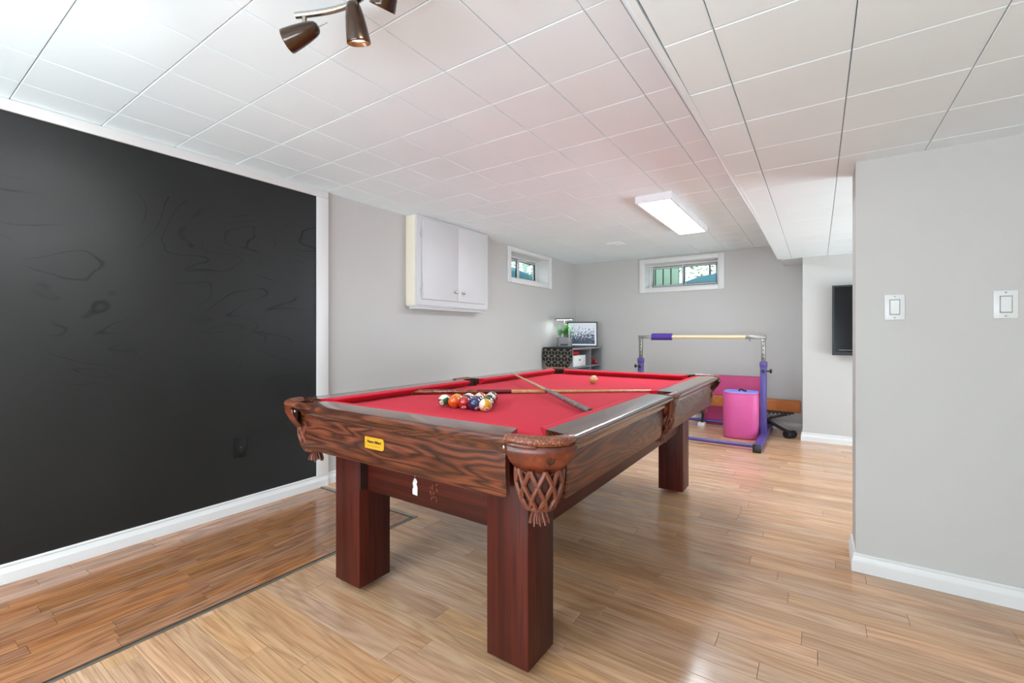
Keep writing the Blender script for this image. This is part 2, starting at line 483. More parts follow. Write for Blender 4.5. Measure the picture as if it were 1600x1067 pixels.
# lowered ceiling with a sloping edge board
def xt(y): return -.530+.0165*(y-1.2)
def xb(y): return -.386+.0105*(y-1.0)
low = struct('ceiling_lower', MB().loft([[(xb(q)+.004,q,ZL+.012),(XR,q,ZL+.012),(XR,q,ZC),(xt(q)+.01,q,ZC)] for q in (YF, YB)]), 'ceiling_core')
mb = MB().loft([[(xb(q)-.002,q,ZL-.001),(xb(q)+.016,q,ZL-.001),(xb(q)+.016,q,ZL+.02),(xt(q)+.012,q,ZC+.008),(xt(q),q,ZC+.008)] for q in (YF, 0, 2, 4, YB)])
o = mb.build('edge_board', 'ceiling_tile', low)
QX, QY = .3135, .3160
ly = [1.305+QY*k for k in range(-6, 14)]; ly = [q for q in ly if q < YA-.03] + [YA]
lx = [-.365] + [-.232+QX*k for k in range(0, 7)]
tiles(low, lx, ly, ZL)
tiles(low, [-.335, XA], [YA, YB], ZL)
bx('ceiling_board', 'ceiling_tile', low, lx[-1], XR, YF, YA, ZL, ZL+.012)
bx('ceiling_board', 'ceiling_tile', low, -.37, lx[-1], YF, ly[0], ZL, ZL+.012)

# ---- baseboards (moulded profile)
def baseboard(name, p0, p1, nrm, mitre0=0, mitre1=0):
    # profile: (distance from wall, height)
    prof = [(0,0),(.016,0),(.016,.048),(.0145,.050),(.0145,.052),(.013,.054),(.0125,.064),(.009,.070),(.0085,.074),(.011,.077),(.011,.083),(.008,.087),(0,.087)]
    p0 = Vector((*p0,0)); p1 = Vector((*p1,0)); nv = Vector((*nrm,0)); t = (p1-p0).normalized()
    rings = []
    for p, mt in ((p0, mitre0), (p1, mitre1)):
        rings.append([tuple(p + nv*d + t*(mt*d) + Vector((0,0,h))) for d, h in prof])
    return struct(name, MB().loft(rings), 'trim_white')
XCB = -3.034      # face of the black board
baseboard('baseboard_left', (XCB, YF), (XCB, 2.006), (1,0))
baseboard('baseboard_left_far', (XL, 2.008), (XL, YB), (1,0), 0, -1)
baseboard('baseboard_back', (XL, YB), (XA, YB), (0,-1), 1, -1)
baseboard('baseboard_alcove_side', (XA, YB), (XA, YA), (-1,0), 1, 1)
baseboard('baseboard_alcove', (XA, YA), (XR, YA), (0,-1), -1, 0)
baseboard('baseboard_switch', (XS, YS), (XR, YS), (0,-1), -1, 0)
baseboard('baseboard_switch_end', (XS, YS+TS), (XS, YS), (-1,0), -1, 1)

# ---- black board wall with white surround
cb = thing('chalkboard', 'large matte black chalkboard wall panel framed by white trim', 'chalkboard', (XCB, 0, 0))
o = bx('board', 'chalkboard_paint', cb, -.016, 0, YF, 2.003, 0.0, ZC)
bx('frame_rail', 'trim_white', cb, .0005, .016, YF, 2.006, 2.131, ZC-.001, .003)
bx('frame_stile', 'trim_white', cb, .0005, .018, 1.915, 2.006, .088, 2.1305, .003)
# outlet in the black board
ol = thing('power_outlet', 'black duplex power outlet low on the chalkboard wall', 'outlet', (XCB, 1.393, .406))
bx('cover_plate', 'black_plastic', ol, .0003, .006, -.036, .036, -.061, .061, .002)
for s in (-1, 1):
    o = MB().loft([[(.006,.017*math.cos(2*PI*k/16), s*.021+.014*math.sin(2*PI*k/16)) for k in range(16)], [(.008,.016*math.cos(2*PI*k/16), s*.021+.013*math.sin(2*PI*k/16)) for k in range(16)]]).build('socket', 'mat_black', ol)
    for q in (-.006, .006): bx('slot', 'black_rubber', o, .008, .0085, q-.001, q+.001, s*.021, s*.021+.007)
MB().loft([[(.006,.003*math.cos(2*PI*k/8), .003*math.sin(2*PI*k/8)) for k in range(8)], [(.0078,.003*math.cos(2*PI*k/8), .003*math.sin(2*PI*k/8)) for k in range(8)]]).build('screw', 'steel', ol)

# ---- windows
def window(name, W_, axis, mats='trim_white'):
    # local frame: u along the wall, v up, w outward from the room face (0 = room face); built in world coords
    a, b, c, d = W_
    def P(u, v, w):
        return (u, YB+w, v) if axis == 'y' else (XL-w, u, v)
    def pbox(mb, u0, u1, v0, v1, w0, w1):
        vs = [P(*q) for q in [(u0,v0,w0),(u1,v0,w0),(u1,v1,w0),(u0,v1,w0),(u0,v0,w1),(u1,v0,w1),(u1,v1,w1),(u0,v1,w1)]]
        return mb.add(vs, [(0,3,2,1),(4,5,6,7),(0,1,5,4),(1,2,6,5),(2,3,7,6),(3,0,4,7)])
    root = bpy.data.objects.new(name, None); C.objects.link(root); root['kind'] = 'structure'
    cw = .068; ct = min(.05, ZC-d-.003)
    for (u0,u1,v0,v1) in ((a-cw,a+.004,c-.055,d+ct),(b-.004,b+cw,c-.055,d+ct),(a+.004,b-.004,c-.055,c+.004),(a+.004,b-.004,d-.004,d+ct)):
        pbox(MB(),u0,u1,v0,v1,-.018,-.0005).build('casing', 'trim_white', root, bevel=.004)
    for (u0,u1,v0,v1) in ((a,a+.012,c,d),(b-.012,b,c,d),(a+.012,b-.012,c,c+.012),(a+.012,b-.012,d-.012,d)):
        pbox(MB(),u0,u1,v0,v1,0,.24).build('jamb', 'trim_white', root)
    a2, b2, c2, d2 = a+.012, b-.012, c+.012, d-.012
    w0, w1 = .170, .235
    fr = .022
    for (u0,u1,v0,v1) in ((a2,a2+fr,c2,d2),(b2-fr,b2,c2,d2),(a2+fr,b2-fr,c2,c2+fr),(a2+fr,b2-fr,d2-fr,d2)):
        pbox(MB(),u0,u1,v0,v1,w0,w1).build('frame', 'plastic_white', root, bevel=.003)
    a3, b3, c3, d3 = a2+fr, b2-fr, c2+fr, d2-fr
    mid = (a3+b3)/2
    for k, (u0, u1, ws0) in enumerate(((a3, mid+.018, .205), (mid-.018, b3, .178))):
        s = MB(); st = .026
        pbox(s,u0,u0+st,c3,d3,ws0,ws0+.024); pbox(s,u1-st,u1,c3,d3,ws0,ws0+.024)
        pbox(s,u0+st,u1-st,c3,c3+st,ws0,ws0+.024); pbox(s,u0+st,u1-st,d3-st,d3,ws0,ws0+.024)
        so = s.build('sash', 'plastic_white', root, bevel=.002)
        g = MB(); th = .006
        for (p0,p1,q0,q1) in ((u0+st,u0+st+th,c3+st,d3-st),(u1-st-th,u1-st,c3+st,d3-st),(u0+st+th,u1-st-th,c3+st,c3+st+th),(u0+st+th,u1-st-th,d3-st-th,d3-st)):
            pbox(g,p0,p1,q0,q1,ws0+.004,ws0+.02)
        g.build('gasket', 'mat_black' if k else 'shelf_grey', so)
        pbox(MB(),u0+st,u1-st,c3+st,d3-st,ws0+.010,ws0+.014).build('pane', 'window_glass', so)
    return root
window('window_1', LW, 'x')
window('window_2', BW, 'y')

# ---- made-up glazed doors, unseen, added behind the fill area lights
def added_glazed_door(name, P, u0, u1, z1, npan):
    root = bpy.data.objects.new(name, None); C.objects.link(root); root['kind'] = 'structure'
    def pb(a, b, c, d, w0, w1):
        vs = [P(*q) for q in [(a,c,w0),(b,c,w0),(b,d,w0),(a,d,w0),(a,c,w1),(b,c,w1),(b,d,w1),(a,d,w1)]]
        return MB().add(vs, [(0,3,2,1),(4,5,6,7),(0,1,5,4),(1,2,6,5),(2,3,7,6),(3,0,4,7)])
    for (a,b,c,d) in ((u0-.07,u0,0,z1+.07),(u1,u1+.07,0,z1+.07),(u0,u1,z1,z1+.07)): pb(a,b,c,d,.001,.02).build('casing','trim_white',root,bevel=.003)
    w = (u1-u0)/npan
    for k in range(npan):
        a, b = u0+k*w, u0+(k+1)*w
        for (p,q,r_,t_) in ((a,a+.06,.0,z1),(b-.06,b,.0,z1),(a+.06,b-.06,.0,.12),(a+.06,b-.06,z1-.08,z1)): pb(p,q,r_,t_,.002,.03).build('stile','plastic_white',root,bevel=.003)
        pb(a+.06,b-.06,.12,z1-.08,.012,.018).build('pane','window_glass',root)
    return root
added_glazed_door('added_door_1', lambda u,v,w: (u, YF+w, v), -2.7, 1.0, 1.86, 4)
added_glazed_door('added_door_2', lambda u,v,w: (XR-w, u, v), 3.15, 5.35, 1.84, 2)

# ---- outside the windows
GZ = 1.62
struct('ground_outside', MB().box(-14, 8, YB+.26, 16, GZ-.1, GZ).box(-14, XL-.26, -4, YB+.26, GZ-.1, GZ), 'outdoor_ground')
fe = thing('siding_fence', 'pale green vertical board fence seen through the back window', 'fence', (-2.34, 7.5, GZ))
for k in range(9): bx('board', 'siding', fe, -.62+k*.125, -.62+k*.125+.104, -.02, .02, 0, 1.7, .004)
bx('backing', 'siding_gap', fe, -.63, .49, .021, .03, 0, 1.68)
def leafy(name, label, loc, r, nleaf, mat='outdoor_leaf', seed=1):
    rnd = random.Random(seed); root = thing(name, label, 'shrub', loc)
    MB().tube([(0,0,0),(.02,.01,r*.6),(0,.03,r*1.3)], [.03,.025,.01], 7).build('stem', 'brown_thing', root)
    mb = MB()
    for _ in range(nleaf):
        d = Vector((rnd.gauss(0,1), rnd.gauss(0,1), rnd.gauss(0,1))).normalized()*r*rnd.uniform(.4,1)
        c = d + Vector((0,0,r*1.05)); a = rnd.uniform(0,6.28); s = rnd.uniform(.03,.06)
        u = Vector((math.cos(a), math.sin(a), rnd.uniform(-.6,.6))).normalized(); w = u.cross(Vector((rnd.uniform(-1,1),rnd.uniform(-1,1),1))).normalized()
        mb.add([c-u*s, c-w*s*.4+u*.1*s, c+u*s, c+w*s*.4+u*.1*s], [(0,1,2,3)])
    f = mb.build('foliage', mat, root, merge=False); f['kind'] = 'stuff'
    return root
leafy('shrub', 'loose leafy shrub outside the right pane of the back window', (-1.9, 10.2, GZ), 1.1, 1100, seed=3)
leafy('shrub', 'leafy shrub outside the window in the left wall', (-5.6, 8.4, GZ), .8, 600, seed=5)
tp = thing('tarp_mound', 'teal tarp draped over a low mound outside the back window', 'tarp', (-1.35, 8.25, GZ))
mb = MB(); rings = []
for i in range(9):
    x = -.9+i*.2; rings.append([(x, -.5+j*.2, max(0.0, (.36+.40*(i/8))*math.cos((j-2.5)*.62)+.012*math.sin(i*2.1+j))) for j in range(6)])
mb.loft(rings, closed=False); o = mb.build('sheet', 'teal', tp)
so = o.modifiers.new('thick', 'SOLIDIFY'); so.thickness = .02
tb = thing('tarp_bundle', 'teal covered bundle outside the window in the left wall', 'tarp', (-4.15, 5.86, GZ))
mb = MB().loft([[(-.35,q,0),(.35,q,0),(.32,q,.50-.10*abs(q)),(0,q,.62-.2*abs(q)),(-.3,q,.52)] for q in (-.55,-.3,0,.25,.48)])
mb.build('cover', 'teal', tb, bevel=.03, seg=2)
bx('rope', 'black_rubber', tb, -.352, .352, -.01, .01, .0, .02)
pr = thing('porch_rail', 'pale wooden post and rail outside the window in the left wall', 'railing', (-4.75, 7.1, GZ))
for q in (-.5, .35, 1.2): bx('post', 'post_pale', pr, -.03, .03, q-.03, q+.03, 0, 1.5, .004)
for zz in (.42, .95): bx('rail', 'post_pale', pr, .031, .06, -.6, 1.3, zz, zz+.06, .004)

# ================================================================== POOL TABLE
TX, TY = -1.305, 2.333
HX, HY = .72, 1.258
ZB, ZN, ZR = .783, .818, .823
RW, ND = .120, .168            # wood width, nose distance from outer edge
CUT, CUS = .172, .118           # end rails / side rails stop this far from the square corner
pt = thing('pool_table', 'oak pool table with red cloth, leather net pockets and square mahogany legs', 'pool table', (TX, TY, 0))
# legs
LX, LY, LS = .512, 1.0905, .168
LDX, LDY = .020, -.012
leg_mb = MB().box(-LS/2, LS/2, -LS/2, LS/2, .027, .757)
lg = None
for sx in (-1, 1):
    for sy in (-1, 1):
        loc = (sx*(LX-LS/2)+LDX, sy*(LY-LS/2)+LDY, 0)
        if lg is None:
            lg = leg_mb.build('leg', 'mahogany', pt, loc, bevel=.003)
            ft = MB().lathe([(0,0),(.040,0),(.045,.004),(.045,.018),(.034,.0275),(0,.0275)], 20).build('foot', 'foot_red', lg)
        else:
            l2 = link_copy(lg, pt, loc); f2 = link_copy(ft, l2)
# frame beams
bi = .040
ZBM = .442
bx('frame_beam', 'mahogany_x', pt, -LX+LS+LDX, LX-LS+LDX, -LY+bi+LDY, -LY+bi+.025+LDY, ZBM, .757, .002)
bx('frame_beam', 'mahogany_x', pt, -LX+LS+LDX, LX-LS+LDX, LY-bi-.025+LDY, LY-bi+LDY, ZBM, .757, .002)
bx('frame_beam', 'mahogany_y', pt, LX-bi-.010+LDX, LX-bi+.015+LDX, -LY+LS+LDY, LY-LS+LDY, ZBM, .757, .002)
bx('frame_beam', 'mahogany_y', pt, -LX+bi-.015+LDX, -LX+bi+.010+LDX, -LY+LS+LDY, LY-LS+LDY, ZBM, .757, .002)
bx('leg_side_strip', 'leather_dark', pt, -LX+LS+LDX, -LX+LS+.004+LDX, -LY+.002+LDY, -LY+bi-.001+LDY, ZBM+.01, .75)  # thin dark brown strip on the leg side by the beam end
# peeled sticker remains on the front beam
def blob(cx, cz, pts, y): return [(cx+px, y, cz+pz) for px, pz in pts]
st = MB()
for poly in ([(-.012,-.04),(.014,-.042),(.015,-.01),(.009,.004),(.014,.012),(.008,.022),(-.002,.026),(-.008,.014),(-.012,.004),(-.008,-.012),(-.013,-.022)],
             [(-.003,.033),(.003,.032),(.004,.039),(-.002,.041)]):
    st.loft([[(-.028+px, -LY+LDY+bi-.0009, .521+pz) for px, pz in poly], [(-.028+px, -LY+LDY+bi-.0002, .521+pz) for px, pz in poly]])
st.build('sticker_residue', 'sticker_white', pt)
mb = MB(); rnd = random.Random(4)
for _ in range(16):
    cx_, cz_ = .075+rnd.uniform(-.02,.02), .515+rnd.uniform(-.04,.04); w_, h_ = rnd.uniform(.001,.003), rnd.uniform(.002,.006)
    mb.box(cx_-w_, cx_+w_, -LY+LDY+bi-.0006, -LY+LDY+bi-.0001, cz_-h_, cz_+h_)
mb.build('sticker_scuff', 'leather_net', pt)
# bed with pocket cut-outs
HR_ = .060
def bed_outline(e):
    ax, ay = HX-e, HY-e; pts = []
    def arc(cx, cy, a0, a1, r=HR_, n=10):
        for k in range(n+1):
            a = a0+(a1-a0)*k/n; pts.append((cx+r*math.cos(a), cy+r*math.sin(a)))
    hc = .135; k = HR_*math.cos(math.asin(min(1,(e and (hc-e)/HR_ if abs(hc-e)<HR_ else 0))))
    cxx, cyy = HX-.128, HY-.112
    # start bottom edge going +x
    arc(cxx, -cyy, PI, PI/2)
    arc(HX-.088, 0, -PI*.62, -PI*1.38)
    arc(cxx, cyy, -PI/2, -PI)
    arc(-cxx, cyy, 0, -PI/2)
    arc(-HX+.088, 0, PI*.38, -PI*.38)
    arc(-cxx, -cyy, PI/2, 0)
    return pts
MB().prism(bed_outline(.135), ZB-.028, ZB).build('playing_surface', 'felt', pt)
bx('slate', 'slab', pt, -HX+.24, HX-.24, -HY+.24, HY-.24, ZB-.0285-.001, ZB-.0282)
# rails: profile (distance inwards from outer edge, height)
rail_prof = [(RW,ZR),(.016,ZR),(.008,ZR-.002),(.002,ZR-.007),(0,ZR-.014),(.001,ZR-.020),(.006,ZR-.025),(.012,ZR-.027),(.013,ZR-.031),(.019,ZR-.034),(.024,ZR-.042),(.026,ZR-.050),(.026,ZR-.054),(.034,ZR-.057),(.034,ZR-.060),(RW,ZR-.060)]
cush_prof = [(RW-.001,ZR-.0005),(RW+.004,ZR+.0005),(ND-.010,ZN+.002),(ND-.002,ZN),(ND,ZN-.004),(ND-.002,ZN-.008),(RW+.012,ZB+.003),(RW-.001,ZB+.003)]
blind_z0, blind_z1 = .618, ZR-.059
def along(side, d, s, z):
    # side: 'f','b' run along x, 'l','r' run along y; d = distance in from outer edge; s = coordinate along
    if side == 'f': return (s, -HY+d, z)
    if side == 'b': return (s, HY-d, z)
    if side == 'l': return (-HX+d, s, z)
    return (HX-d, s, z)
def rail(side, s0, s1, e0, e1, g0=.028, g1=.028):
    ax = 'x' if side in 'fb' else 'y'
    K = .034
    def cut(d, e): return (K if e > .03 else .006)*min(1, max(0, (d-.045)/(RW-.045)))   # wood cut back towards the pocket mouth
    MB().loft([[along(side, d, s0+cut(d, e0), z) for d, z in rail_prof], [along(side, d, s1-cut(d, e1), z) for d, z in rail_prof]]).build('rail', 'oak_'+ax, pt, bevel=.0)
    # cushion: nose shorter than back (cut towards the pocket)
    r0 = [along(side, d, s0+cut(RW, e0)+(e0-.012)*max(0, d-RW)/(ND-RW), z) for d, z in cush_prof]
    r1 = [along(side, d, s1-cut(RW, e1)-(e1-.012)*max(0, d-RW)/(ND-RW), z) for d, z in cush_prof]
    MB().loft([r0, r1]).build('cushion', 'felt', pt)
    # apron board: slightly bowed bottom corners
    def ring(s, zb): return [along(side, .046, s, blind_z1), along(side, .043, s, blind_z1-.04), along(side, .049, s, zb+.008), along(side, .053, s, zb), along(side, .068, s, zb), along(side, .068, s, blind_z1)]
    L = s1-s0; rs = []
    for q, zb in ((g0,blind_z0+.014),(g0+.004,blind_z0+.006),(g0+.012,blind_z0+.001),(g0+.022,blind_z0),(L-g1-.022,blind_z0),(L-g1-.012,blind_z0+.001),(L-g1-.004,blind_z0+.006),(L-g1,blind_z0+.014)):
        rs.append(ring(s0+q, zb))
    MB().loft(rs).build('apron', 'oak_apron_'+ax, pt, sharp=40)
SG = .066      # half gap at a side pocket
rail('f', -HX+CUT, HX-CUT, .05, .05, -.052, .028)
rail('b', -HX+CUT, HX-CUT, .05, .05)
for sd in 'lr':
    rail(sd, -HY+CUS, -SG, .06, .018)
    rail(sd, SG, HY-CUS, .018, .06)
# corner and side pockets
def sector(cx, cy, r, a, z): return (cx+r*math.cos(a), cy+r*math.sin(a), z)
def pocket_net(mb, cx, cy, a_mid, half, z0, z1, r0, r1, ns=9):
    # crossing leather straps on a tapering sleeve, all the way round
    for dirn in (-1, 1):
        for k in range(ns):
            pts = []
            for q in range(9):
                f = q/8; a = a_mid + 2*PI*k/ns + dirn*(PI/ns)*2.7*f
                r = r0+(r1-r0)*f + .010*math.sin(PI*f)
                pts.append((cx+r*math.cos(a), cy+r*math.sin(a), z0+(z1-z0)*f))
            mb.tube(pts, [.0072]*8+[.006], 6)
def tassel(mb, cx, cy, z0, z1, r):
    rnd = random.Random(int(abs(cx*100)+abs(cy*10)))
    for ring_, n in ((.4, 6), (.75, 10), (1.0, 14)):
        for k in range(n):
            a = 2*PI*k/n+rnd.uniform(-.15,.15); rr = r*ring_
            ze = z1+rnd.uniform(-.004,.008)
            mb.tube([(cx+rr*.35*math.cos(a), cy+rr*.35*math.sin(a), z0), (cx+rr*.8*math.cos(a), cy+rr*.8*math.sin(a), (z0+z1)/2), (cx+rr*math.cos(a+.1), cy+rr*math.sin(a+.1), ze)], [.004,.0035,.0026], 5)
def corner_pocket(sx, sy):
    ccx, ccy = sx*(HX-CUT), sy*(HY-CUS)
    A_, B_ = CUT-.020, CUS-.020
    a_mid = math.atan2(sy, sx)
    def el(f, off, z):      # f in -1..1 along the rounded corner (end-rail side .. side-rail side)
        a = (f+1)*PI/4
        nx_, ny_ = math.sin(a)/A_, math.cos(a)/B_; l_ = math.hypot(nx_, ny_)
        return (ccx+sx*(A_*math.sin(a)+off*nx_/l_), ccy+sy*(B_*math.cos(a)+off*ny_/l_), z)
    # padded leather rim following the rounded corner
    rings = []
    for k in range(19):
        f = (k/18*2-1)*1.03; bul = .010*math.cos(f*PI/2); sc = 1.0 if 1 < k < 17 else .88
        rings.append([el(f, bul+.026*sc*math.cos(2*PI*q/12), ZR-.009+.0165*sc*math.sin(2*PI*q/12)) for q in range(12)])
    po = MB().loft(rings).build('pocket_rim', 'leather_worn', pt)
    MB().tube([el(-.92+.09*k, .031, ZR-.017-.0006*k) for k in range(9)], [.002,.005,.006,.006,.006,.006,.006,.005,.002], 8).build('rim_tongue', 'leather', po)
    # leather shield below the rim, wavy lower edge, narrowing towards the net
    outer = []; n = 27
    tx_, ty_ = sx*(HX-.112)+(.034 if sx < 0 else 0), sy*(HY-(.098 if sx > 0 else .112))
    for k in range(n):
        f = k/(n-1)*2-1
        wav = .007*math.cos(f*PI)-.005*abs(math.sin(f*PI*1.5))
        row = []
        for i, (off, z, pull) in enumerate(((.030, ZR-.022, 0), (.031, ZR-.045, .04), (.024, ZR-.075, .12), (.008, ZR-.112, .26))):
            p = el(f*.96, off, z - (wav if i == 3 else wav*.3 if i == 2 else 0))
            row.append((p[0]+(tx_-p[0])*pull, p[1]+(ty_-p[1])*pull, p[2]))
        outer.append(row)
    sh = MB().loft(outer, closed=False).build('pocket_shield', 'leather', pt)
    so = sh.modifiers.new('thick', 'SOLIDIFY'); so.thickness = .005; so.offset = -1 if sx*sy < 0 else 1
    MB().tube([(row[3][0], row[3][1], row[3][2]) for row in outer], .0019, 5).build('hem', 'leather_net', sh)
    # little trident mark pressed into the leather
    mk = MB(); k0 = n*.56
    def q3(u, v):
        kk = k0 + (u/.0078); i0 = int(kk); fr = kk-i0
        zc = ZR-.066+v
        def col(r_):
            for i in range(3):
                if r_[i+1][2] <= zc <= r_[i][2]:
                    g_ = (r_[i][2]-zc)/(r_[i][2]-r_[i+1][2]); return Vector(r_[i]).lerp(Vector(r_[i+1]), g_)
            return Vector(r_[3])
        p = col(outer[i0]).lerp(col(outer[i0+1]), fr)
        d = Vector((p.x-tx_, p.y-ty_, 0)).normalized()
        return tuple(p + d*.0006)
    mk.tube([q3(0,-.017), q3(0,.015)], .0015, 5)
    for s_ in (-1, 1):
        mk.tube([q3(0,-.007), q3(s_*.006,-.006), q3(s_*.011,.001), q3(s_*.010,.012)], .0014, 5)
        mk.tube([q3(s_*.005,-.005), q3(s_*.0055,.013)], .0012, 5)
    mk.build('pressed_mark', 'leather_dark', sh)
    # net sleeve, dark liner and tassel
    nx, ny = tx_, ty_
    nt = MB(); pocket_net(nt, nx, ny, a_mid, 0, ZR-.098, ZR-.215, .070, .047, 10)
    no = nt.build('pocket_net', 'leather_net', pt)
    MB().lathe([(.062,-.098),(.062,-.15),(.042,-.214),(0,-.217)], 16, (nx,ny,ZR)).build('net_liner', 'leather_inner', no)
    MB().tube([(nx+.046*math.cos(2*PI*k/20), ny+.046*math.sin(2*PI*k/20), ZR-.216) for k in range(21)], .0065, 6).build('net_ring', 'leather_net', no)
    MB().lathe([(.046,-.214),(.034,-.223),(.016,-.228),(0,-.229)], 16, (nx,ny,ZR)).build('net_base', 'leather_net', no)
    tm = MB(); tassel(tm, nx, ny, ZR-.224, ZR-.270, .031); tm.build('tassel', 'leather_net', no)
    # inner leather back of the pocket, seen over the cloth
    MB().lathe([(HR_+.004,-.012),(HR_+.006,-.06),(HR_,-.09)], 14, (sx*(HX-.128), sy*(HY-.112), ZR), a_mid-1.75, a_mid+1.75).build('pocket_liner', 'leather_dark', pt)
    for f in (-1.0, 1.0):
        MB().lathe([(0,.006),(.005,.005),(.006,0),(.005,-.005),(0,-.006)], 8, el(f, .022, ZR-.030)).build('bolt', 'steel', po)
for sx in (-1, 1):
    for sy in (-1, 1): corner_pocket(sx, sy)
def side_pocket(sx):
    # rim bridging the two side rails
    pts = []
    for k in range(15):
        f = k/14*2-1
        pts.append((sx*(HX-.026+.014*math.cos(f*PI/2)), f*(SG+.006), ZR-.008))
    rings = []
    for k, p in enumerate(pts):
        rings.append([(p[0]+.022*math.cos(2*PI*q/12), p[1], p[2]+.014*math.sin(2*PI*q/12)) for q in range(12)])
    ro = MB().loft(rings).build('pocket_rim', 'leather_worn', pt)
    out = []
    for k in range(15):
        f = k/14*2-1; a = f*1.25
        out.append([(sx*(HX-.075+r*math.cos(a)), r*math.sin(a), z-(.012*math.cos(f*PI) if i == 3 else 0)) for i, (r, z) in enumerate(((.082,ZR-.020),(.080,ZR-.05),(.072,ZR-.085),(.060,ZR-.115)))])
    sh = MB().loft(out, closed=False).build('pocket_shield', 'leather', pt)
    so = sh.modifiers.new('thick', 'SOLIDIFY'); so.thickness = .004
    nx = sx*(HX-.080)
    nt = MB(); pocket_net(nt, nx, 0, 0, 0, ZR-.098, ZR-.200, .060, .034)
    no = nt.build('pocket_net', 'leather_net', pt)
    MB().lathe([(.052,-.098),(.05,-.15),(.03,-.198),(0,-.2)], 16, (nx,0,ZR)).build('net_liner', 'leather_dark', no)
    MB().tube([(nx+.035*math.cos(2*PI*k/20), .035*math.sin(2*PI*k/20), ZR-.200) for k in range(21)], .006, 6).build('net_ring', 'leather_net', no)
    tm = MB(); tassel(tm, nx, 0.0, ZR-.202, ZR-.250, .028); tm.build('tassel', 'leather_net', no)
    a0 = 0 if sx > 0 else PI
    MB().lathe([(.058,-.004),(.058,-.06),(.052,-.09)], 14, (sx*(HX-.088), 0, ZR), a0-1.5, a0+1.5).build('pocket_liner', 'leather_dark', pt)
    for s_ in (-1, 1): # wooden cheek blocks beside the pocket
        MB().tube([(sx*(HX-.012), s_*(SG-.004), ZR-.02), (sx*(HX-.022), s_*(SG-.002), ZR-.10), (sx*(HX-.040), s_*(SG-.012), ZR-.16)], [.006,.007,.004], 6).build('pocket_strap', 'leather', ro)
side_pocket(-1); side_pocket(1)
# maker's plaque
pq = bpy.data.objects.new('plaque', None); C.objects.link(pq); pq.parent = pt
pq.location = (-.085, -HY+.0432, .7075); pq['label'] = 'small brass maker plaque with black lettering'
poly = [(-.055,-.022)]+[(.043+.012*math.sin(k*PI/12), -.010-.012*math.cos(k*PI/12)) for k in range(7)]+[(.043+.012*math.cos(k*PI/12), .010+.012*math.sin(k*PI/12)) for k in range(7)]+[(-.055,.022)]
MB().loft([[(x,0,z) for x,z in poly],[(x,-.0022,z) for x,z in poly]]).build('plate', 'brass', pq)
vs, fs = text_mesh('Palason Billiard', .0142, bold=.0006)
mb = MB(); mb.add([(v.x*.92, -.0025, v.y+.005) for v in vs], fs); mb.build('lettering', 'print_black', pq, merge=False)
vs, fs = text_mesh('_ _ _ _ _ _ _ _', .005)
mb = MB()
for k in range(14): mb.quad((-.035+k*.005,-.0024,-.0115),(-.0315+k*.005,-.0024,-.0115),(-.0315+k*.005,-.0024,-.0102),(-.035+k*.005,-.0024,-.0102))
mb.build('fine_print', 'foot_red', pq, merge=False)

# ---- balls
BR = .0293
def ball_mat(name, c, stripe):
    t = NT(name); p = t.obj(); s = t.n('ShaderNodeSeparateXYZ'); t.l(p, s.inputs[0])
    ivory = srgb(238,230,208)
    col = srgb(*c)
    if stripe:
        k = t.math('LESS_THAN', t.math('ABSOLUTE', s.outputs[2]), BR*.56); base = t.mix(k, ivory, col)
    else: base = t.mix(0.0, col, col)
    # white number discs at both ends of the local x axis
    rr = t.math('SQRT', t.math('ADD', t.math('MULTIPLY', s.outputs[1], s.outputs[1]), t.math('MULTIPLY', s.outputs[2], s.outputs[2])))
    t.col(t.mix(t.math('LESS_THAN', rr, BR*.40), base, ivory)); t.set(rough=.08, coat=1.0, coatr=.03); M[name] = t.m
    return name
cols = {1:(226,164,30),2:(24,48,98),3:(186,36,28),4:(70,32,92),5:(226,96,22),6:(16,78,44),7:(104,24,28),8:(16,16,18)}
cname = {1:'yellow',2:'navy blue',3:'red',4:'purple',5:'orange',6:'green',7:'maroon',8:'black'}
for i in range(1, 16): ball_mat('ball_%d' % i, cols[(i-1) % 8+1], i > 8)
def sphere_mb(r, nu=28, nv=16):
    return MB().lathe([(r*math.sin(PI*k/nv) if 0 < k < nv else 0.00001, -r*math.cos(PI*k/nv)) for k in range(nv+1)], nu)
sph = None
def ball(num, x, y, rot, label):
    o = sphere_mb(BR).build('pool_ball', 'ball_%d' % num, None, (x, y, ZB+BR+.0003), sharp=80, rot=rot)
    tag(o, label, 'pool ball', 'racked pool balls')
    vs, fs = text_mesh(str(num), BR*.52, bold=.0003)
    for sgn in (1, -1):
        mb = MB(); pts = []
        for v in vs:
            q = Vector((BR, v.x*sgn*1.0, v.y)); q.normalize(); q *= BR*1.004
            pts.append((q.x*sgn, q.y*1.0, q.z))
        mb.add(pts, fs); mb.build('number', 'print_black', o, merge=False)
    return o
rows = [[14,5,3,2,9],[1,4,12,6],[10,15,8],[13,11],[7]]
bx0, by0, bs = -1.4405, 1.5600, .0600
where = {1:('left end','second','middle','fourth','right end')}
toward = math.atan2(-by0, 1.3)   # direction towards the photographer
rots = {14:(.15,.25,toward-.55), 5:(.5,1.2,toward+.6), 3:(.1,.75,toward-.1), 2:(-.2,.65,toward+.5), 9:(1.25,.55,toward+.2)}
rrow = ['front row', 'second row', 'third row', 'fourth row', 'back tip']
names4 = [['left end','second from left','middle','second from right','right end'],['left end','second from left','third from left','right end'],['left end','middle','right end'],['left end','right end'],['']]
rnd = random.Random(11)
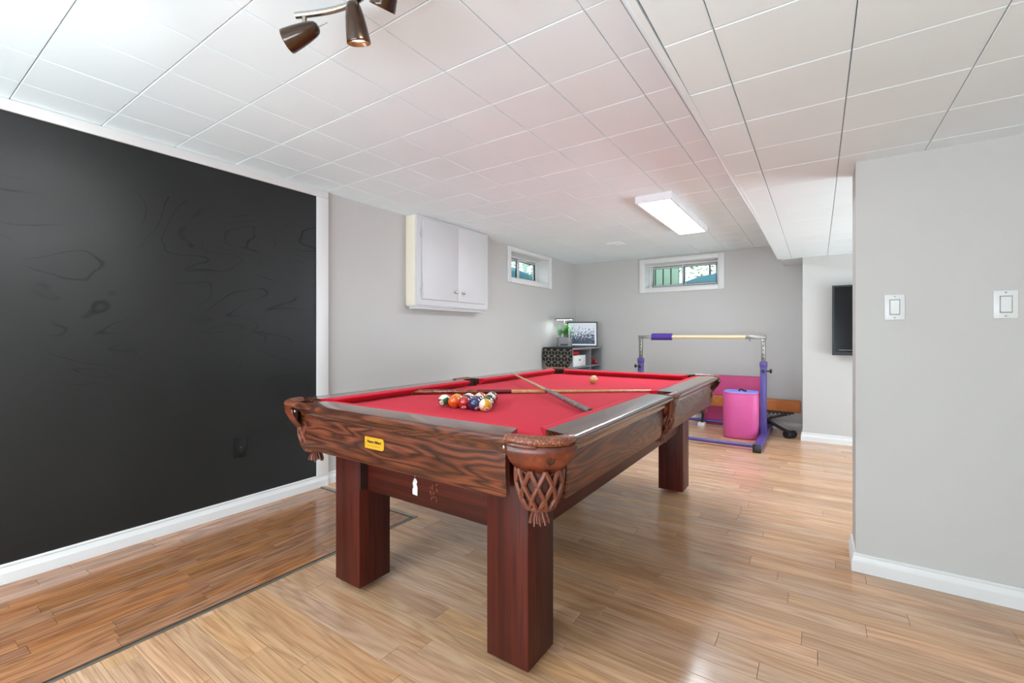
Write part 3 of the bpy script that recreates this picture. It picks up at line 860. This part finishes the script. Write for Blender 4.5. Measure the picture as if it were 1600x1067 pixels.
for j, row in enumerate(rows):
    for i, num in enumerate(row):
        x = bx0 + bs*(i + j*.5); y = by0 + j*bs*.866
        rot = rots.get(num, (rnd.uniform(-.9,.9), rnd.uniform(-.9,.9), rnd.uniform(0,6.28)))
        cn = cname[(num-1) % 8+1]; kind = cn+' striped' if num > 8 else 'solid '+cn
        pos_ = ('at the '+names4[j][i]+' of the '+rrow[j] if names4[j][i] in ('left end','right end','middle') else names4[j][i]+' in the '+rrow[j]) if j < 4 else 'alone at the far tip of the rack'
        ball(num, x, y, rot, '%s pool ball %s%s' % (kind, pos_, '' if j == 4 else ' of the rack'))
t = NT('cue_ball'); p = t.obj()
t.col(t.ramp(t.noise(p, 60, 3), [(.35, srgb(212,160,82)), (.65, srgb(238,212,160))])); t.set(rough=.15, coat=.6, coatr=.05); M['cue_ball'] = t.m
cbll = sphere_mb(BR).build('cue_ball', 'cue_ball', None, (-1.275, 2.872, ZB+BR+.0003), sharp=80)
tag(cbll, 'yellowed ivory cue ball alone on the far red cloth', 'pool ball')

# ---- cues
def cue(name, label, butt, tip, cuts, group):
    # cuts: list of (fraction, part, material); radius tapers from butt to tip
    b, t_ = Vector(butt), Vector(tip); L = (t_-b).length
    root = thing(name, label, 'pool cue', butt, 0, group)
    d = (t_-b)
    def rad(f): return .0148*(1-f)+.0062*f
    for (f0, f1, part, mt) in cuts:
        pts = [tuple(d*(f0+(f1-f0)*k/6)) for k in range(7)]
        MB().tube(pts, [rad(f0+(f1-f0)*k/6) for k in range(7)], 14).build(part, mt, root)
    return root
wood('cue_dark', 'x', srgb(120,52,26), srgb(164,84,44), srgb(76,30,18), 20, 2, 5, .18, .7)
plain('cue_tan', srgb(176,128,84), .4, .1, 40)
wood('cue_maple', 'x', srgb(206,160,104), srgb(226,186,134), srgb(176,128,80), 20, 2, 4, .25, .5, line_amt=.3)
wood('cue_grey', 'x', srgb(92,80,76), srgb(122,108,102), srgb(70,61,58), 20, 2, 4, .22, .6, line_amt=.2, fine=.12)
plain('cue_stain', srgb(96,24,22), .2, .1, 40, coat=.6)
plain('cue_white', srgb(226,222,212), .3, .02)
plain('chalk_blue', srgb(70,96,130), .9, .1)
z1 = ZB+.0152
cue('pool_cue', 'maple pool cue with glossy brown butt lying behind the racked balls', (-1.893,1.778,z1), (-.745,2.690,ZB+.0075),
    [(0,.006,'bumper','cue_tan'),(.006,.25,'butt','cue_dark'),(.25,.385,'butt_sleeve','cue_stain'),(.385,.985,'shaft','cue_maple'),(.985,.996,'ferrule','cue_white'),(.996,1,'tip','chalk_blue')], 'pool cues')
cue('pool_cue', 'pool cue with dark grey butt crossing over the other cue', (-.771,1.722,ZB+.0155), (-1.872,2.760,ZR+.010),
    [(0,.012,'bumper','black_rubber'),(.012,.40,'butt','cue_grey'),(.40,.43,'joint_ring','steel'),(.43,.985,'shaft','cue_maple'),(.985,.996,'ferrule','cue_white'),(.996,1,'tip','chalk_blue')], 'pool cues')

# ================================================================== WALL CABINET
XCF = -2.91
cab = thing('wall_cabinet', 'white two-door wall cabinet with cream side hung under the ceiling', 'cabinet', (XL, 2.795, 0))
D = XCF-XL
bx('body', 'cream', cab, .0005, D-.022, .0, 1.018, 1.3855, ZC-.002, .002)
bx('bottom_panel', 'door_white', cab, .002, D-.001, .002, 1.02, 1.3852, 1.3995)
mf = MB()
zt, zb_ = ZC-.004, 1.400
for (a_, b_, c_, d_) in ((0,.066,zb_,zt),(.962,1.026,zb_,zt),(.066,.962,zb_,1.446),(.066,.962,2.142,zt)): mf.box(D-.022, D, a_, b_, c_, d_)
mf.build('face_frame', 'door_white', cab)
for (a_, b_, kn) in ((.060,.531,.490),(.5335,.966,.598)):
    dr = bx('door', 'door_white', cab, D+.0005, D+.018, a_, b_, 1.440, 2.150, .004)
    MB().loft([[(D+.018+x, kn+r*math.cos(2*PI*k/14), 1.527+r*math.sin(2*PI*k/14)) for k in range(14)] for x, r in ((0,.007),(.010,.005),(.014,.012),(.022,.015),(.027,.011),(.029,.004))]).build('knob', 'nickel', dr)
for zz in (2.02, 1.52):
    hg = MB().tube([(D+.012,.052,zz-.03),(D+.012,.052,zz+.03)], .0045, 8); hg.box(D+.0005,D+.0025,.040,.056,zz-.018,zz+.018)
    hg.build('hinge', 'door_white', cab)
bx('bottom_moulding', 'door_white', cab, .02, D-.03, .02, 1.000, 1.352, 1.3845, .005)
bx('bottom_ledge', 'door_white', cab, .01, D-.012, .0, 1.012, 1.372, 1.3848, .003)

# ================================================================== CEILING FIXTURES
def light_panel(label, x, y, z, dx, dy, group='ceiling light panels'):
    r = thing('ceiling_light', label, 'ceiling light', (x, y, z), 0, group)
    m = MB()
    hx, hy = dx/2, dy/2
    m.loft([[(s1*a, s2*b, q) for s1, s2 in ((-1,-1),(1,-1),(1,1),(-1,1))] for a, b, q in ((hx,hy,-.0005),(hx,hy,-.050),(hx-.004,hy-.004,-.056),(hx-.018,hy-.018,-.057),(hx-.019,hy-.019,-.050),(hx-.019,hy-.019,-.02))], True, True, False)
    m.build('housing', 'fixture_white', r, sharp=25)
    MB().box(-hx+.019, hx-.019, -hy+.019, hy-.019, -.055, -.048).build('diffuser', 'diffuser', r)
    return r
light_panel('long white ceiling light panel glowing above the far end of the room', -1.030, 4.06, ZC, .275, 1.30)
light_panel('long white ceiling light panel added out of view behind the camera as fill', -1.75, -1.25, ZC, .275, 1.30)  # added lamp, unseen behind the camera, brightening the near half of the room

vent = thing('ceiling_vent', 'small white square ceiling vent near the far window', 'vent', (-1.95, 5.03, ZC))
MB().loft([[(s1*a, s2*a, q) for s1, s2 in ((-1,-1),(1,-1),(1,1),(-1,1))] for a, q in ((.085,-.0005),(.085,-.006),(.078,-.012),(.062,-.014),(.060,-.004))], True, True, True).build('frame', 'fixture_white', vent)
for k in range(5): bx('slat', 'fixture_white', vent, -.058, .058, -.05+k*.025-.007, -.05+k*.025+.007, -.016, -.0125, .001)

# track light
tk = thing('track_light', 'curved nickel ceiling track light with dark brown glass spot heads', 'track light', (-.95, .80, ZC))
MB().lathe([(0,-.0005),(.06,-.0005),(.06,-.014),(.05,-.022),(0,-.024)], 28).build('canopy', 'nickel', tk)
ZBAR = -.085
bar = []
def bar_y(x): f = x/.375; return .03*f-.05*math.sin(f*PI)
for k in range(25):
    f = k/24*2-1; bar.append((f*.375, bar_y(f*.375), ZBAR))
MB().tube(bar, .0095, 12).build('bar', 'nickel', tk)
MB().tube([(0,0,-.02),(0,0,ZBAR)], .008, 10).build('stem', 'nickel', tk)
def head(x, aim, power=1.0, cone=125, blend=.8):
    h = bpy.data.objects.new('spot_head', None); C.objects.link(h); h.parent = tk
    h.location = (x, bar_y(x), ZBAR)
    o = MB().tube([(0,0,0),(0,0,-.030)], .0075, 10).build('post', 'nickel', h)
    # shade axis along local +z of the shade object, opening at +z
    prof = [(.0,-.052),(.010,-.051),(.017,-.046),(.022,-.034),(.027,-.010),(.0315,.020),(.0345,.048),(.0350,.056),(.0335,.057),(.030,.045),(.020,-.020),(0,-.030)]
    v = Vector(aim).normalized(); q = v.to_track_quat('Z', 'Y')
    s = MB().lathe(prof, 26).build('shade', 'brown_glass', h, sharp=60)
    s.rotation_mode = 'QUATERNION'; s.rotation_quaternion = q
    s.location = (v.x*.004, v.y*.004, -.058)
    MB().lathe([(.0,.030),(.02,.031),(.027,.036),(.026,.044),(0,.049)], 18).build('bulb', 'bulb', s)
    hd = MB().tube([(0,0,-.052),(0,0,-.082)], .0022, 8); o2 = hd.build('aim_rod', 'steel', s)
    ld = bpy.data.lights.new('spot_beam', 'SPOT'); ld.energy = SPOT_W*power; ld.spot_size = math.radians(cone); ld.spot_blend = blend; ld.shadow_soft_size = .03; ld.color = (.96,1,1)
    lo = bpy.data.objects.new('spot_beam', ld); C.objects.link(lo); lo.parent = s; lo.location = (0,0,.060); lo.rotation_euler = (PI, 0, 0)
head(-.350, (-.82, -.42, -.34), 8.0, 84, 1.0)
head(-.175, (-.12, .30, -.95), 1.0)
head(.018, (-.55, .15, -.75), 1.0)
head(.310, (.80, .35, -.60), .3)

# ================================================================== SWITCHES
def switch(label, x):
    s = thing('light_switch', label, 'light switch', (x, YS, 1.246), 0, 'light switches')
    bx('cover_plate', 'plastic_white', s, -.0365, .0365, -.0065, -.0005, -.0585, .0585, .003)
    bx('rocker_frame', 'switch_gap', s, -.0188, .0188, -.0072, -.0066, -.0358, .0358, .0003)
    MB().loft([[(a_, -.0078, -.032),(a_, -.0115, -.031),(a_, -.009, .0),(a_, -.0125, .031),(a_, -.0078, .032)] for a_ in (-.0155, .0155)]).build('rocker', 'plastic_white', s)
    for zz in (-.0485, .0485):
        MB().loft([[(r*math.cos(2*PI*k/10), q, zz+r*math.sin(2*PI*k/10)) for k in range(10)] for r, q in ((.0034,-.0064),(.003,-.0078))]).build('screw', 'steel', s)
switch('white rocker light switch near the free end of the wall', .291)
switch('white rocker light switch farther right on the wall, at the photo edge', .643)

# ================================================================== TELEVISION
tv = thing('television', 'black flat television on the recessed wall, half hidden by the corner', 'television', (.745, YA, 1.265))
bx('body', 'black_plastic', tv, -.60, .60, -.075, -.045, -.335, .335, .006)
bx('wall_bracket', 'mat_black', tv, -.2, .2, -.0445, -.001, -.15, .15)
fm = MB()
for (a_,b_,c_,d_) in ((-.625,-.605,-.352,.352),(.605,.625,-.352,.352),(-.605,.605,-.352,-.318),(-.605,.605,.336,.352)): fm.box(a_,b_,-.090,-.06,c_,d_)
fm.build('bezel', 'black_plastic', tv)
bx('screen', 'tv_screen', tv, -.605, .605, -.084, -.0755, -.318, .336)
bx('trim_strip', 'steel', tv, -.57, .57, -.0915, -.0902, -.300, -.296)
MB().tube([(-.40,-.04,-.34),(-.405,-.03,-.37),(-.42,-.02,-.385),(-.40,-.012,-.41),(-.34,-.010,-.42)], .004, 7).build('cable', 'black_rubber', tv)

# ================================================================== GYM BAR
gx0, gx1, gy = -1.800, -.478, 5.47
gb = thing('gymnastics_bar', 'purple training bar frame with wooden rail in front of the far wall', 'gymnastics bar', ((gx0+gx1)/2, gy, 0))
hw = (gx1-gx0)/2
for s in (-1, 1):
    x = s*hw
    ft = bx('base_foot', 'purple_metal', gb, x-.032, x+.032, -.62, .66, .012, .070, .004)
    for yy in (-.62, .66):
        e = -.034 if yy < 0 else .0
        bx('end_cap', 'black_plastic', ft, x-.036, x+.036, yy+(-.03 if yy < 0 else 0), yy+(0 if yy < 0 else .03), 0, .076, .004)
    up = bx('upright', 'purple_metal', gb, x-.030, x+.030, -.030, .030, .0705, .800, .004)
    bx('collar', 'purple_metal', up, x-.034, x+.034, -.034, .034, .775, .835, .004)
    inn = bx('inner_post', 'steel', gb, x-.020, x+.020, -.020, .020, .836, 1.075, .003)
    for k in range(5): bx('pin_hole', 'black_rubber', inn, x-.006, x+.006, -.0206, -.0200, .86+k*.045, .872+k*.045)
    kn = MB().loft([[(x+s*(q), r*math.cos(2*PI*k/12), .735+r*math.sin(2*PI*k/12)) for k in range(12)] for q, r in ((.031,.008),(.055,.008),(.058,.020),(.072,.024),(.078,.018))])
    kn.build('knob', 'black_plastic', up)
    MB().loft([[(x+r*math.cos(2*PI*k/12), -q, .735+r*math.sin(2*PI*k/12)) for k in range(12)] for q, r in ((.031,.016),(.050,.018),(.055,.012))]).build('pin_knob', 'black_plastic', up)
    # gusset braces at the foot of the upright
    for q in (-1, 1):
        MB().loft([[(x+dx_, q*.030, .0705),(x+dx_, q*.13, .0705),(x+dx_, q*.030, .15)] for dx_ in (-.003,.003)]).build('gusset', 'purple_metal', up)
    bx('rail_bracket', 'steel', gb, x-.028 if s < 0 else x-.17, x+.15 if s < 0 else x+.028, -.020, .020, 1.0755, 1.112, .004)
    MB().tube([(x-s*.13, -.0, 1.074), (x-s*.13, 0, 1.05)], .007, 8).build('bolt', 'steel', gb)
MB().tube([(-hw+.14,0,1.096),(hw-.16,0,1.096)], .0195, 16).build('wooden_rail', 'beech', gb)
MB().loft([[(q, r*math.cos(2*PI*k/20), 1.096+r*math.sin(2*PI*k/20)) for k in range(20)] for q, r in ((-hw+.135,.028),(-hw+.137,.040),(-hw+.25,.041),(-hw+.372,.040),(-hw+.375,.028))]).build('foam_sleeve', 'purple_foam', gb)
for yy in (-.55, .60): MB().tube([(-hw+.033,yy,.042),(hw-.033,yy,.042)], .019, 12).build('cross_tube', 'purple_metal', gb)

# ================================================================== PINK BLOCK, MAT, BEAM
def superell(a, b, n, k, e=3.2):
    t_ = 2*PI*k/n; c, s = math.cos(t_), math.sin(t_)
    return (a*math.copysign(abs(c)**(2/e), c), b*math.copysign(abs(s)**(2/e), s))
hm = thing('padded_block', 'upright pink padded block with periwinkle top inside the purple bar frame', 'gym block', (-.695, 5.50, 0), .10)
rings = []
for z, sc in ((.0,.93),(.006,.975),(.016,1),(.25,1.005),(.484,1),(.494,.985)):
    rings.append([(*superell(.178*sc, .150*sc, 48, k), z) for k in range(48)])
MB().loft(rings).build('side_cover', 'pink_vinyl', hm)
MB().loft([[(*superell(.172*s_, .144*s_, 48, k), z) for k in range(48)] for s_, z in ((1.0,.4935),(1.0,.499),(.96,.504))]).build('top_cover', 'periwinkle', hm)
for z in (.020, .486): MB().tube([(*superell(.1795, .1515, 48, k), z) for k in range(49)], .0022, 5).build('piping', 'pink_vinyl_deep', hm)
MB().tube([(-.02,-.03,.503),(-.015,-.03,.520),(.0,-.035,.526),(.02,-.04,.520),(.03,-.042,.512),(.042,-.05,.516),(.05,-.052,.503)], .009, 8).build('handle', 'mat_black', hm)
mt = thing('folding_mat', 'tall pink folding exercise mat standing against the far wall', 'gym mat', (-.835, 6.135, 0))
for k in range(2): bx('mat_panel', 'pink_vinyl_deep', mt, -.365, .285, -.045+k*.051, .004+k*.051, .0, .615, .012, 3)
bm_ = thing('balance_beam', 'brown suede balance beam on black folding legs by the far wall', 'balance beam', (-.66, 5.955, 0))
bx('beam', 'tan_suede', bm_, -.62, .505, -.05, .05, .250, .383, .016, 3)
bx('under_rail', 'mat_black', bm_, .10, .44, -.045, .045, .232, .2495, .004)
for k in range(7): bx('rail_tooth', 'mat_black', bm_, .15+k*.040, .167+k*.040, -.04, .04, .216, .2318)
MB().tube([(.12,-.02,.10),(.22,-.03,.175),(.38,-.03,.226)], .014, 8).build('leg_strut', 'mat_black', bm_)
MB().tube([(.08,-.03,.20),(.18,-.10,.155),(.30,-.17,.10),(.405,-.215,.058)], .019, 8).build('leg', 'mat_black', bm_)
MB().tube([(.372,-.262,.040),(.447,-.172,.040)], .038, 14).build('roller_foot', 'black_rubber', bm_)
MB().tube([(-.50,-.05,.24),(-.52,-.06,.02)], .016, 8).build('leg', 'mat_black', bm_)
bx('foot_pad', 'plastic_white', bm_, -.56, -.48, -.11, -.02, .0, .045, .004)

# ================================================================== CORNER SHELF AND WHAT STANDS ON IT
SX0, SX1, SY0, SY1, SZ = XL+.022, -2.60, 5.20, 6.14, .950
sf = thing('storage_shelf', 'grey open cube shelf in the far corner', 'shelf', (SX0, SY0, 0))
sw, sd = SX1-SX0, SY1-SY0
bx('top', 'shelf_grey', sf, 0, sw+.012, -.012, sd+.012, SZ-.026, SZ, .003)
bx('side_panel', 'shelf_grey', sf, 0, sw, 0, .022, 0, SZ-.0262)
bx('side_panel', 'shelf_grey', sf, 0, sw, sd-.022, sd, 0, SZ-.0262)
bx('divider', 'shelf_grey', sf, .012, sw-.004, sd*.60, sd*.60+.018, .02, SZ-.0262)
for zz in (.02, .36, .700): bx('shelf_board', 'shelf_grey', sf, .012, sw-.002, .0222, sd-.0222, zz-.018, zz)
bx('back_panel', 'shelf_dark', sf, .001, .011, .0222, sd-.0222, .0, SZ-.0262)
# fabric bin with red contents, and dark things beside it
bn = thing('storage_bin', 'white fabric bin on the top cube of the grey shelf', 'bin', (-2.74, 5.47, .7005))
bx('bin_body', 'bin_white', bn, -.115, .115, -.185, .185, 0, .145, .006)
MB().loft([[(.1155, .028*math.cos(2*PI*k/14), .085+.012*math.sin(2*PI*k/14)) for k in range(14)], [(.1175, .026*math.cos(2*PI*k/14), .085+.011*math.sin(2*PI*k/14)) for k in range(14)]]).build('label_plate', 'steel', bn)
def lump(name, label, cat, m, loc, sx, sy, sz, seed, grp=None):
    rnd = random.Random(seed); mb = MB(); rings = []
    for k in range(9):
        th = PI*k/8; r = max(.02, math.sin(th)); z = .5-.5*math.cos(th)
        rings.append([(sx*r*math.cos(2*PI*q/14)*(1+rnd.uniform(-.12,.12)), sy*r*math.sin(2*PI*q/14)*(1+rnd.uniform(-.12,.12)), sz*z) for q in range(14)])
    o = mb.loft(rings).build(name, m, None, loc, sharp=70); return tag(o, label, cat, grp)
lump('cloth_bundle', 'red crumpled cloth bundle heaped on the white bin', 'cloth', 'red_thing', (-2.74, 5.46, .8462), .10, .15, .072, 2)
lump('toy', 'dark red toy on the right cube of the grey shelf', 'toy', 'brown_thing', (-2.70, 5.92, .7005), .07, .075, .12, 3)
lump('ball_toy', 'small bright red ball beside the dark red toy on the shelf', 'toy', 'red_thing', (-2.66, 6.04, .7005), .032, .032, .064, 4)
for k, (yy, h_, w_, col_) in enumerate(((5.33,.20,.05,'shelf_dark'),(5.50,.24,.055,'black_plastic'),(5.64,.22,.05,'shelf_dark'),(5.86,.26,.05,'black_plastic'),(5.98,.24,.045,'shelf_dark'))):
    q = thing('storage_jar', ['dark jar at the left of the lower shelf row','black jar second on the lower shelf row','dark jar third on the lower shelf row','black jar fourth on the lower shelf row','dark jar at the right end of the lower shelf row'][k], 'jar', (-2.70, yy, .3605), 0, 'jars on the lower shelf')
    MB().lathe([(0,0),(w_,0),(w_+.004,.02),(w_+.004,h_*.8),(w_*.7,h_*.92),(0,h_*.92)], 18).build('jar_body', col_, q)
    MB().lathe([(0,h_*.921),(w_*.75,h_*.921),(w_*.75,h_),(0,h_)], 18).build('lid', 'steel', q)
# table runner with cube pattern hanging over the near end
rn = thing('table_runner', 'black table runner with pale cube line pattern hanging off the shelf end', 'runner', (SX0, SY0, SZ))
hang = .285
def drop(u): # lower edge is rounded at both corners
    e = min(u, 1-u); return hang*(1-.42*(1-min(1, e/.33))**2)
cols_ = []
NU = 21
for i in range(NU):
    u = i/(NU-1); x = .006+u*(sw+.002)
    wv = .004*math.sin(u*9)
    dz = drop(u)
    cols_.append([(x, .42, .0022), (x, .10, .0022), (x, -.010, .0022), (x, -.0165, -.001), (x, -.0185, -.012), (x, -.020+wv*.3, -dz*.5), (x, -.022+wv, -dz)])
o = MB().loft(cols_, closed=False).build('fabric', 'runner_black', rn, sharp=80)
so = o.modifiers.new('thick', 'SOLIDIFY'); so.thickness = .002; so.offset = 0
ln = MB(); hexr = .054; w_ = .0030
def seg(a_, b_):
    def ok(p): 
        u = (p[0]-.006)/(sw+.002); return 0.0 <= u <= 1.0 and -p[1] <= drop(min(1,max(0,u)))-.004 and p[1] <= -.014
    N_ = 6
    for k in range(N_):
        p = (a_[0]+(b_[0]-a_[0])*k/N_, a_[1]+(b_[1]-a_[1])*k/N_); q = (a_[0]+(b_[0]-a_[0])*(k+1)/N_, a_[1]+(b_[1]-a_[1])*(k+1)/N_)
        if ok(p) and ok(q):
            dx_, dz_ = q[0]-p[0], q[1]-p[1]; L_ = math.hypot(dx_, dz_); nx_, nz_ = -dz_/L_*w_/2, dx_/L_*w_/2
            yv = -.0255
            ln.quad((p[0]+nx_,yv,p[1]+nz_),(q[0]+nx_,yv,q[1]+nz_),(q[0]-nx_,yv,q[1]-nz_),(p[0]-nx_,yv,p[1]-nz_))
for r_ in range(-1, 6):
    for c_ in range(-1, 8):
        hx_ = c_*hexr*math.sqrt(3)+(r_ % 2)*hexr*math.sqrt(3)/2; hz_ = -r_*hexr*1.5
        P6 = [(hx_+hexr*math.cos(PI/6+k*PI/3), hz_+hexr*math.sin(PI/6+k*PI/3)) for k in range(6)]
        for k in range(3): seg(P6[k], P6[k+1])
        for k in (1, 3, 5): seg((hx_, hz_), P6[k])
ln.build('pattern_lines', 'runner_line', rn, merge=False)
# indoor herb planter with LED hood
pl = thing('herb_planter', 'grey countertop herb planter with slim glowing light hood on the corner shelf', 'planter', (-2.85, 5.46, SZ+.004), .42)
MB().loft([[(*superell(.105*s_, .075*s_, 32, k, 4), z) for k in range(32)] for s_, z in ((.93,0),(.97,.006),(1,.02),(1.0,.128),(.97,.133),(.90,.133),(.90,.12))]).build('tank', 'pot_grey', pl)
for q in (-.055, 0, .055): MB().lathe([(0,.134),(.02,.134),(.02,.126),(0,.126)], 14, (q,0,0)).build('seed_pod', 'soil', pl)
bx('control_strip', 'shelf_dark', pl, -.05, .05, -.0765, -.0745, .02, .045)
MB().tube([(.0,.066,.10),(.0,.066,.375)], .010, 10).build('lamp_post', 'steel', pl)
MB().loft([[(*superell(.125*s_, .075*s_, 32, k, 4), z) for k in range(32)] for s_, z in ((.97,.3695),(1,.3695),(1,.384),(.95,.388),(0.2,.388),(0.2,.373),(.96,.373))], True, False, False).build('light_hood', 'shelf_dark', pl)
bx('led_strip', 'grow_led', pl, -.105, .105, -.055, .055, .3705, .3718)
rnd = random.Random(9); lf = MB(); st_ = MB()
for px_ in (-.055, 0, .055):
    for _ in range(12):
        a = rnd.uniform(0, 2*PI); h_ = rnd.uniform(.05,.20); ln_ = rnd.uniform(.01,.075)
        tip = (px_+ln_*math.cos(a), ln_*math.sin(a), .133+h_)
        st_.tube([(px_,0,.13),(px_+ln_*.4*math.cos(a), ln_*.4*math.sin(a), .133+h_*.6), tip], .0014, 4)
        for q in range(9):
            b = rnd.uniform(0,2*PI); s_ = rnd.uniform(.020,.036); f_ = rnd.uniform(.4,1)
            c = Vector((px_+(tip[0]-px_)*f_, tip[1]*f_, .133+h_*f_)); u = Vector((math.cos(b), math.sin(b), rnd.uniform(-.2,.6))).normalized(); w = u.cross(Vector((0,0,1))).normalized()
            lf.add([c, c+u*s_*.5+w*s_*.38, c+u*s_*1.2, c+u*s_*.5-w*s_*.38], [(0,1,2,3)])
st_.build('stems', 'leaf', pl, merge=False)['kind'] = 'stuff'
lf.build('leaves', 'leaf', pl, merge=False)['kind'] = 'stuff'
# framed print leaning in the corner
fp = thing('framed_print', 'black framed monochrome crowd print leaning on the corner shelf', 'picture', (-2.795, 5.905, SZ+.003))
fp.rotation_euler = (-.14, 0, .44)
fw_, fh_ = .430, .355
for (a_,b_,c_,d_) in ((-fw_/2,-fw_/2+.014,0,fh_),(fw_/2-.014,fw_/2,0,fh_),(-fw_/2+.014,fw_/2-.014,0,.014),(-fw_/2+.014,fw_/2-.014,fh_-.014,fh_)):
    bx('frame_bar', 'black_plastic', fp, a_, b_, -.010, .012, c_, d_, .002)
bx('mount', 'mount_white', fp, -fw_/2+.014, fw_/2-.014, -.002, .008, .014, fh_-.014)
bx('print', 'print_sheet', fp, -fw_/2+.038, fw_/2-.038, -.0032, -.0021, .036, fh_-.036)
bx('easel_back', 'black_plastic', fp, -.03, .03, .0125, .018, .02, .26)
